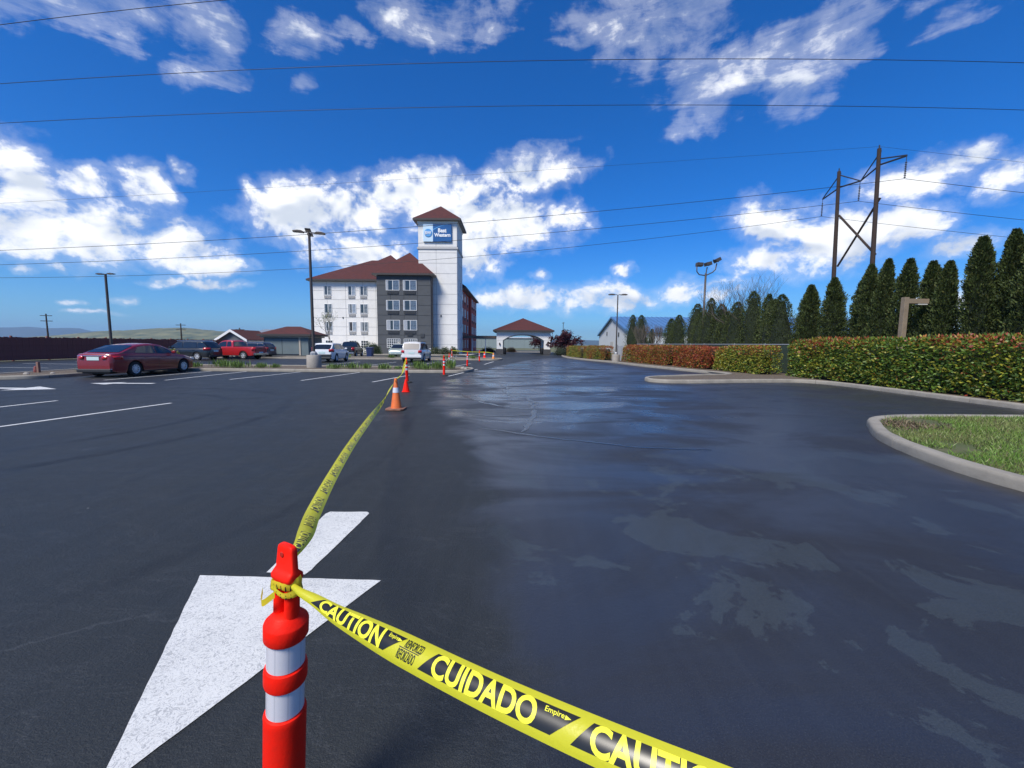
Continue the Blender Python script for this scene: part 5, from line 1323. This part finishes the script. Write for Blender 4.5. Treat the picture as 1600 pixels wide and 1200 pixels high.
# ================================================================== CONES, POSTS, TAPE
ORANGE = mat('fluorescent_red_orange', (.95, .014, .005), .5, col2=(.78, .020, .010), vscale=17, bump=.0015, bscale=90, spec=.12); ORANGE2 = mat('faded_cone_orange', (.80, .16, .025), .6, col2=(.52, .12, .03), vscale=9); REFL = None
def refl_material():
    m = bpy.data.materials.new('reflective_sheeting'); m.use_nodes = True; t = NT(m.node_tree); b = t.n['Principled BSDF']
    o = t.n.new('ShaderNodeTexCoord').outputs['Object']; x, y, z = t.sep(o)
    a = t.math('MULTIPLY', t.math('ARCTAN2', y, x), 58.0)
    dia = t.math('ABSOLUTE', t.math('MULTIPLY', t.math('SINE', t.math('ADD', a, t.math('MULTIPLY', z, 900.0))), t.math('SINE', t.math('SUBTRACT', a, t.math('MULTIPLY', z, 900.0)))))
    stripe = t.rng(t.math('SINE', t.math('MULTIPLY', t.math('ARCTAN2', y, x), 9.0)), .90, .98)
    c = t.mix(t.rng(dia, .0, .5), (.90, .89, .92), (.64, .63, .68)); c = t.mix(t.math('MULTIPLY', stripe, .5), c, (.46, .47, .52))
    c = t.mix(t.rng(t.noise(o, 14.0, 4.0), .58, .75, 0, .35), c, (.42, .41, .42))
    t.l.new(c, b.inputs['Base Color']); b.inputs['Roughness'].default_value = .28; b.inputs['Metallic'].default_value = .15; b.inputs['Coat Weight'].default_value = .5
    return m
REFL = refl_material(); RUBBER = mat('black_rubber', (.035, .033, .032), .8, var=.4, vscale=8, bump=.004, bscale=30)
def delineator(label, x, y, rz=0.0, tilt=(0, 0), s=1.0, base=True):
    t = thing('delineator_post', label, 'traffic post', (x, y, 0), rz, 'orange delineator posts'); t.rotation_euler = (tilt[0], tilt[1], rz); t.scale = (.88 * s, .88 * s, s)
    if base: MB().lathe([(.235, 0), (.24, .02), (.20, .045), (.09, .06)], 8).build('rubber_base', RUBBER, t)
    body = MB().lathe([(.066, .05), (.066, .485), (.0665, .497), (.064, .505), (.057, .508), (.057, .60), (.064, .602), (.0665, .61), (.0665, .645), (.064, .655), (.057, .658), (.057, .745), (.064, .747), (.0675, .752), (.0678, .792), (.066, .797), (.044, .818), (.040, .822), (.01, .824)], 40)
    body.build('tube', ORANGE, t, smooth=True, sharp=45)
    for z0, z1 in ((.511, .599), (.661, .744)): MB().lathe([(.0585, z0), (.0585, z1)], 40).build('reflective_band', REFL, t, smooth=True, sharp=45)
    # handle: two legs with a slot, shoulder and flat grip with a dimple
    h = MB(); W2 = .040
    for sx in (-1, 1): h.lathe([(.0195, .80), (.0180, .945)], 16, (sx * .0255, 0, 0), sy=1.35)
    h.build('handle_leg', ORANGE, t, smooth=True, sharp=50)
    g = MB()
    sec = [(.043, .028, .930), (.0455, .031, .934), (.0455, .031, .945), (.043, .020, .955), (.0405, .014, .961), (.0345, .0125, 1.018), (.032, .0115, 1.026), (.026, .008, 1.031)]
    n = 28; vs = []
    for (a, b, z) in sec:
        for k in range(n):
            th = 2 * math.pi * k / n; c, q = math.cos(th), math.sin(th); e = .35
            vs.append((a * math.copysign(abs(c) ** e, c), b * math.copysign(abs(q) ** e, q), z))
    g.add(vs, [(i * n + k, i * n + (k + 1) % n, (i + 1) * n + (k + 1) % n, (i + 1) * n + k) for i in range(len(sec) - 1) for k in range(n)] + [tuple(range(n))[::-1], tuple((len(sec) - 1) * n + k for k in range(n))])
    gr = g.build('grip', ORANGE, t, smooth=True, sharp=50)
    MB().lathe([(.008, 0), (.0075, .001), (.005, .0015)], 16, (-.008, -.0145, 1.004), M=Matrix.Rotation(R(90), 3, 'X')).build('dimple', mat('dimple_red', (.45, .02, .01), .5), gr)
    return t
near_post = delineator('large orange-red delineator post with caution tape tied round its handle', -.712, 1.15, R(-24), (0, R(4.7)))
DP = [(-4.28, 16.67, 'orange post with round base right behind the small red cone'), (-3.42, 20.54, 'orange post standing at the right end of the planted island kerb'), (-3.96, 25.77, 'orange post behind the tip of the planted island'), (-3.17, 28.87, 'orange post alone on the lot between the two islands'), (-3.0, 37.5, 'orange post before the right end of the far strip'), (-6.9, 47.0, 'far orange post close to the foot of the sign tower')]
for i, (x, y, ll) in enumerate(DP): delineator(ll, x, y, R(i * 50), (0, R((i % 3 - 1) * 2.0)))
def cone(label, x, y, h, r0, r1, base, material, collar=None, basemat=None):
    t = thing('traffic_cone', label, 'cone', (x, y, 0), group='traffic cones'); bt_ = .045 if collar else .02
    b = MB(); c = base * .28
    oct_ = [(-base / 2 + c * .5, -base / 2), (base / 2 - c * .5, -base / 2), (base / 2, -base / 2 + c * .5), (base / 2, base / 2 - c * .5), (base / 2 - c * .5, base / 2), (-base / 2 + c * .5, base / 2), (-base / 2, base / 2 - c * .5), (-base / 2, -base / 2 + c * .5)]
    b.prism(oct_, .008, bt_); b.build('base', basemat or material, t, bevel=.006)
    MB().lathe([(r0 * 1.05, bt_), (r0, bt_ + .02), (r1, h - .01), (r1 * .85, h)], 28).build('cone_body', material, t, smooth=True, sharp=45)
    if collar:
        f0 = r0 + (r1 - r0) * (collar[0] / h); f1 = r0 + (r1 - r0) * (collar[1] / h); MB().lathe([(f0 + .008, collar[0]), (f1 + .008, collar[1])], 28).build('reflective_collar', REFL, t, smooth=True, sharp=45)
    return t
cone('tall worn orange traffic cone with white collar and dark base', -2.80, 9.82, .76, .125, .032, .44, ORANGE2, (.42, .54), mat('cone_base', (.30, .14, .09), .8, var=.5, vscale=8))
cone('small bright red cone between the tall cone and the posts', -3.50, 13.45, .42, .115, .03, .25, ORANGE)
cone('small orange cone near the canopy end of the far strip', -1.95, 42.4, .7, .15, .05, .36, mat('yellow_orange', (.75, .26, .04), .5), (.35, .48))
cone('orange cone left of the canopy behind the far strip', -3.2, 47.4, .72, .15, .05, .36, ORANGE, (.36, .48))

YEL = bpy.data.materials.new('caution_tape_yellow'); YEL.use_nodes = True
_t = NT(YEL.node_tree); _b = _t.n['Principled BSDF']; _b.inputs['Base Color'].default_value = (.80, .77, .045, 1); _b.inputs['Roughness'].default_value = .38
_tr = _t.n.new('ShaderNodeBsdfTranslucent'); _tr.inputs['Color'].default_value = (.80, .77, .045, 1); _mx = _t.n.new('ShaderNodeMixShader'); _mx.inputs[0].default_value = .42
_o = _t.n.new('ShaderNodeTexCoord').outputs['Object']; _t.l.new(_t.bump(_t.noise(_o, 38.0, 3.0, .6), .35, .004), _b.inputs['Normal'])
_t.l.new(_b.outputs[0], _mx.inputs[1]); _t.l.new(_tr.outputs[0], _mx.inputs[2]); _t.l.new(_mx.outputs[0], _t.n['Material Output'].inputs['Surface'])
INK = mat('tape_black_ink', (.014, .014, .013), .32); YINK = mat('tape_yellow_print', (.80, .77, .045), .38)
class Ribbon:
    """a tape: centre line points, directions across it, width per point, curl of the section"""
    def __init__(s, pts, acr, wid, curl):
        s.p = np.array(pts, float); s.a = unit(np.array(acr, float)); s.w = np.array(wid, float); s.c = np.array(curl, float)
        seg = np.linalg.norm(np.diff(s.p, axis=0), axis=1); s.u = np.r_[0, np.cumsum(seg)]; s.L = s.u[-1]
    def _cr(s, A, u):
        i = int(np.clip(np.searchsorted(s.u, u) - 1, 0, len(s.u) - 2)); t = (u - s.u[i]) / (s.u[i + 1] - s.u[i])
        p0, p1, p2, p3 = A[max(i - 1, 0)], A[i], A[i + 1], A[min(i + 2, len(A) - 1)]
        h = s.u[i + 1] - s.u[i]
        m1 = (p2 - p0) / max(1e-6, s.u[i + 1] - s.u[max(i - 1, 0)]) * h; m2 = (p3 - p1) / max(1e-6, s.u[min(i + 2, len(A) - 1)] - s.u[i]) * h
        return (2 * t ** 3 - 3 * t * t + 1) * p1 + (t ** 3 - 2 * t * t + t) * m1 + (-2 * t ** 3 + 3 * t * t) * p2 + (t ** 3 - t * t) * m2
    def at(s, u, v, lift=0.0):
        u = min(max(u, 0), s.L)
        p = s._cr(s.p, u); d = s._cr(s.p, min(u + .004, s.L)) - s._cr(s.p, max(u - .004, 0)); d /= np.linalg.norm(d)
        a = s._cr(s.a, u); a = a - d * a.dot(d); a /= np.linalg.norm(a); n = np.cross(d, a)
        w = float(s._cr(s.w[:, None], u)[0]); c = float(s._cr(s.c[:, None], u)[0])
        th = v * 2 * c                                      # arc of half angle c
        r = w / (2 * c) if abs(c) > 1e-3 else None
        if r: off = a * (r * math.sin(th)) + n * (r * (math.cos(th) - 1)); nn = n * math.cos(th) + a * math.sin(th)
        else: off = a * v * w; nn = n
        return p + off + nn * lift
def ribbon_obj(label, rb, words, flip=1, nu=140, name='caution_tape', group=None):
    t = thing(name, label, 'tape', tuple(rb.p[0]), group=group); o0 = rb.p[0]
    nv = 8; m = MB()
    m.add([rb.at(rb.L * i / nu, j / nv - .5) - o0 for i in range(nu + 1) for j in range(nv + 1)], [(i * (nv + 1) + j, i * (nv + 1) + j + 1, (i + 1) * (nv + 1) + j + 1, (i + 1) * (nv + 1) + j) for i in range(nu) for j in range(nv)])
    m.build('tape_strip', YEL, t, smooth=True)
    def patch(poly_uv, lift, material, nm):
        """flat shape in (u, v) sliced fine and wrapped on the tape"""
        bm = bmesh.new()
        for pl, fs in poly_uv:
            vv = [bm.verts.new((a, b, 0)) for a, b in pl]
            for f in fs:
                try: bm.faces.new([vv[i] for i in f])
                except ValueError: pass
        us = [v.co.x for v in bm.verts]
        for k in np.arange(min(us) + .008, max(us), .012): bmesh.ops.bisect_plane(bm, geom=bm.verts[:] + bm.edges[:] + bm.faces[:], plane_co=(k, 0, 0), plane_no=(1, 0, 0))
        for k in np.arange(-.4, .41, .1): bmesh.ops.bisect_plane(bm, geom=bm.verts[:] + bm.edges[:] + bm.faces[:], plane_co=(0, k, 0), plane_no=(0, 1, 0))
        for v in bm.verts: v.co = Vector(rb.at(v.co.x, v.co.y, lift) - o0)
        me = bpy.data.meshes.new(nm); bm.to_mesh(me); bm.free(); me.materials.append(material)
        for p in me.polygons: p.use_smooth = True
        o = bpy.data.objects.new(nm, me); COL.objects.link(o); o.parent = t
        return o
    def txt(body, u0, u1, v0, v1, bold, shear=0.0):
        v, f = text_mesh(body, 1.0, bold, shear=shear); lo, hi = v.min(0), v.max(0)
        return [([(u0 + (a - lo[0]) / (hi[0] - lo[0]) * (u1 - u0), v0 + (b - lo[1]) / (hi[1] - lo[1]) * (v1 - v0)) for a, b, _ in v], f)]
    B0, B1 = -.27, .30
    sg = flip * .0011
    for (word, u0, u1) in words:
        if word == 'REINF':
            patch(txt('REINFORCED', u0 + .012, u1 - .004, .06, B1, .01, .3), sg, INK, 'small_print'); patch(txt('REFORZADO', u0, u1 - .016, B0, .0, .01, .3), sg, INK, 'small_print')
            patch([([(u0, .02), (u1 - .01, .02), (u1 - .01, .045), (u0, .045)], [(0, 1, 2, 3)])], sg, INK, 'small_print'); continue
        if word == 'LOGO':
            patch([([(u0, B0), (u1 - .05, B0), (u1, B1), (u0, B1)], [(0, 1, 2, 3)])], sg, INK, 'black_band')
            patch(txt('Empire', u0 + .008, u0 + (u1 - u0) * .62, .10, .25, .012), sg * 1.7, YINK, 'small_print')
            a = u0 + (u1 - u0) * .64; patch([([(a, .12), (a + .012, .17), (a, .22)], [(0, 1, 2)])], sg * 1.7, YINK, 'small_print'); continue
        sl = .035
        patch([([(u0 - .02, B0), (u1, B0), (u1, B1), (u0 - .02 + sl, B1)], [(0, 1, 2, 3)])], sg, INK, 'black_band')
        patch(txt(word, u0 + .014, u1 - .006, B0 - .01, B1 + .01, .029), sg * 1.7, YINK, 'letters')
    return t
NEAR_P = [(-.612, 1.088, .922), (-.576, 1.06, .922), (-.528, 1.039, .914), (-.459, .998, .907), (-.373, .947, .906), (-.278, .892, .905), (-.194, .847, .902), (-.131, .811, .902), (-.033, .756, .903), (.065, .701, .907), (.161, .647, .913), (.244, .602, .918), (.316, .567, .92), (.393, .527, .924), (.502, .468, .935), (.70, .36, .96)]
NEAR_A = [(.433, .639, .635), (.433, .639, .635), (.441, .64, .63), (.416, .64, .646), (.38, .64, .668), (.372, .64, .673), (.367, .64, .675), (.355, .642, .68), (.344, .644, .683), (.33, .648, .687), (.317, .652, .689), (.309, .655, .69), (.304, .657, .689), (.295, .663, .689), (.292, .664, .688), (.292, .664, .688)]
rbn = Ribbon(NEAR_P, NEAR_A, [.018, .026, .036, .050, .064, .074] + [.076] * 10, [1.15, 1.15, 1.1, 1.05, 1.0, .95, .9, .85, .8, .75, .7, .65, .6, .6, .6, .6])
ribbon_obj('yellow caution tape in the foreground running from the post to the lower right', rbn, [('CAUTION', .115, .368), ('LOGO', .368, .425), ('REINF', .415, .482), ('CUIDADO', .50, .772), ('LOGO', .772, .848), ('CAUTION', .858, 1.12)], 1, group='caution tapes')
FAR_P = [(-.650, 1.15, .965), (-.71, 1.33, .925), (-.795, 1.537, .871), (-1.005, 2.026, .745), (-1.263, 2.822, .665), (-1.53, 3.824, .628), (-1.824, 5.13, .612), (-2.247, 7.137, .596), (-2.60, 8.7, .63), (-2.80, 9.80, .715)]
FAR_A = [(-.86, -.22, .46), (-.86, -.23, .45), (-.871, -.251, .422), (-.865, -.241, .441), (-.848, -.217, .484), (-.822, -.192, .536), (-.79, -.17, .59), (.2, -.5, .84), (.7, -.2, .5), (.3, -.3, .8)]
rbf = Ribbon(FAR_P, FAR_A, [.022, .045, .066, .076, .076, .076, .076, .07, .07, .03], [1.0, .8, .6, .45, .4, .35, .3, .2, .2, .3])
wl = []
u = .10
while u < 6.2:
    wl += [('CAUTION', u, u + .30), ('CUIDADO', u + .42, u + .72)]; u += .86
ribbon_obj('yellow caution tape stretched from the near post to the tall cone', rbf, wl, 1, nu=200, group='caution tapes')
r3 = Ribbon([(-2.80, 9.80, .73), (-3.15, 11.6, .70), (-3.6, 13.6, .72), (-4.0, 15.3, .80), (-4.26, 16.6, .95)], [(.2, .1, .9), (.6, .1, .8), (.8, -.1, .5), (.6, 0, .8), (.2, .1, .9)], [.03, .072, .074, .074, .04], [.3, .2, .2, .2, .3])
ribbon_obj('yellow caution tape from the tall cone to the next orange post', r3, [], group='caution tapes')
r4 = Ribbon([(-4.30, 16.60, .95), (-4.36, 16.5, .70), (-4.40, 16.42, .42)], [(.8, .5, .1)] * 3, [.05, .07, .07], [.2, .2, .2])
ribbon_obj('loose end of caution tape hanging from the second orange post', r4, [], nu=20, group='caution tapes')
FT = [(-6.9, 47.0, .85), (-5.0, 47.3, .7), (-3.2, 47.4, .68), (-1.95, 42.4, .66)]
r5 = Ribbon(FT, [(0, 0, 1)] * 4, [.08] * 4, [.05] * 4); ribbon_obj('far caution tape strung between cones near the walkway', r5, [], nu=30, group='caution tapes')
# the knot of tape round the handle of the near post
kn = thing('tape_knot', 'crumpled loops of caution tape tied round the near post handle', 'tape', (-.644, 1.120, .910), R(-24), 'caution tapes')
for q, (dz, tl, hh, rx, ry) in enumerate(((.007, 5, .026, .046, .033), (-.008, -9, .020, .048, .035))):
    m = MB(); n = 40; vs = []
    for i in range(n):
        a = 2 * math.pi * i / n; wv = .0015 * math.sin(a * 5 + q) + .0008 * math.sin(a * 11)
        x, y = (rx + wv) * math.cos(a), (ry + wv) * math.sin(a); zc = dz + math.tan(R(tl)) * x + .004 * math.sin(a * 3 + q)
        for k in range(5):
            f = k / 4 - .5; vs.append((x * (1 + .03 * math.cos(f * 5 + q)), y * (1 + .03 * math.cos(f * 5 + q)), zc + f * hh * (1 + .25 * math.sin(a * 2 + 1))))
    m.add(vs, [(i * 5 + k, ((i + 1) % n) * 5 + k, ((i + 1) % n) * 5 + k + 1, i * 5 + k + 1) for i in range(n) for k in range(4)]); lo_ = m.build('loop', YEL, kn, smooth=True)
    bl = MB()
    for i in range(22, 38, 2):
        a0 = 2 * math.pi * i / n; pts = []
        for (da, f) in ((0, -.5), (.10, -.5), (.07, .1), (.02, .1)):
            a = a0 + da; wv = .0015 * math.sin(a * 5 + q) + .0008 * math.sin(a * 11); e = 1 + .03 * math.cos(f * 5 + q) + .012
            x, y = (rx + wv) * math.cos(a), (ry + wv) * math.sin(a); pts.append((x * e, y * e, dz + math.tan(R(tl)) * x + .004 * math.sin(a * 3 + q) + f * hh))
        bl.poly(pts)
    bl.build('print', INK, lo_)
m = MB(); vs = []
for i in range(17):
    t_ = i / 16; a = math.pi * t_
    for s in (-1, 1): vs.append((-.048 - .012 * math.sin(a) + .050 * t_, -.040 - .012 * math.sin(a), -.012 - .034 * math.sin(a) * (1 - .3 * t_) + s * .010))
m.add(vs, [(2 * i, 2 * i + 1, 2 * i + 3, 2 * i + 2) for i in range(16)]); m.build('loose_loop', YEL, kn, smooth=True)

# ================================================================== AIR
hz = bpy.data.materials.new('air'); hz.use_nodes = True; _t = NT(hz.node_tree); _t.n.clear()
_v = _t.n.new('ShaderNodeVolumePrincipled'); _v.inputs['Color'].default_value = (.42, .66, 1.0, 1); _v.inputs['Density'].default_value = HAZE_D; _v.inputs['Anisotropy'].default_value = 0.2
_o = _t.n.new('ShaderNodeOutputMaterial'); _t.l.new(_v.outputs[0], _o.inputs['Volume'])
if HAZE_D > 0:
    hb = MB().bb(-9900, 9900, -9900, 9900, -2.0, 330).build('haze', hz); tag(hb, kind='stuff')
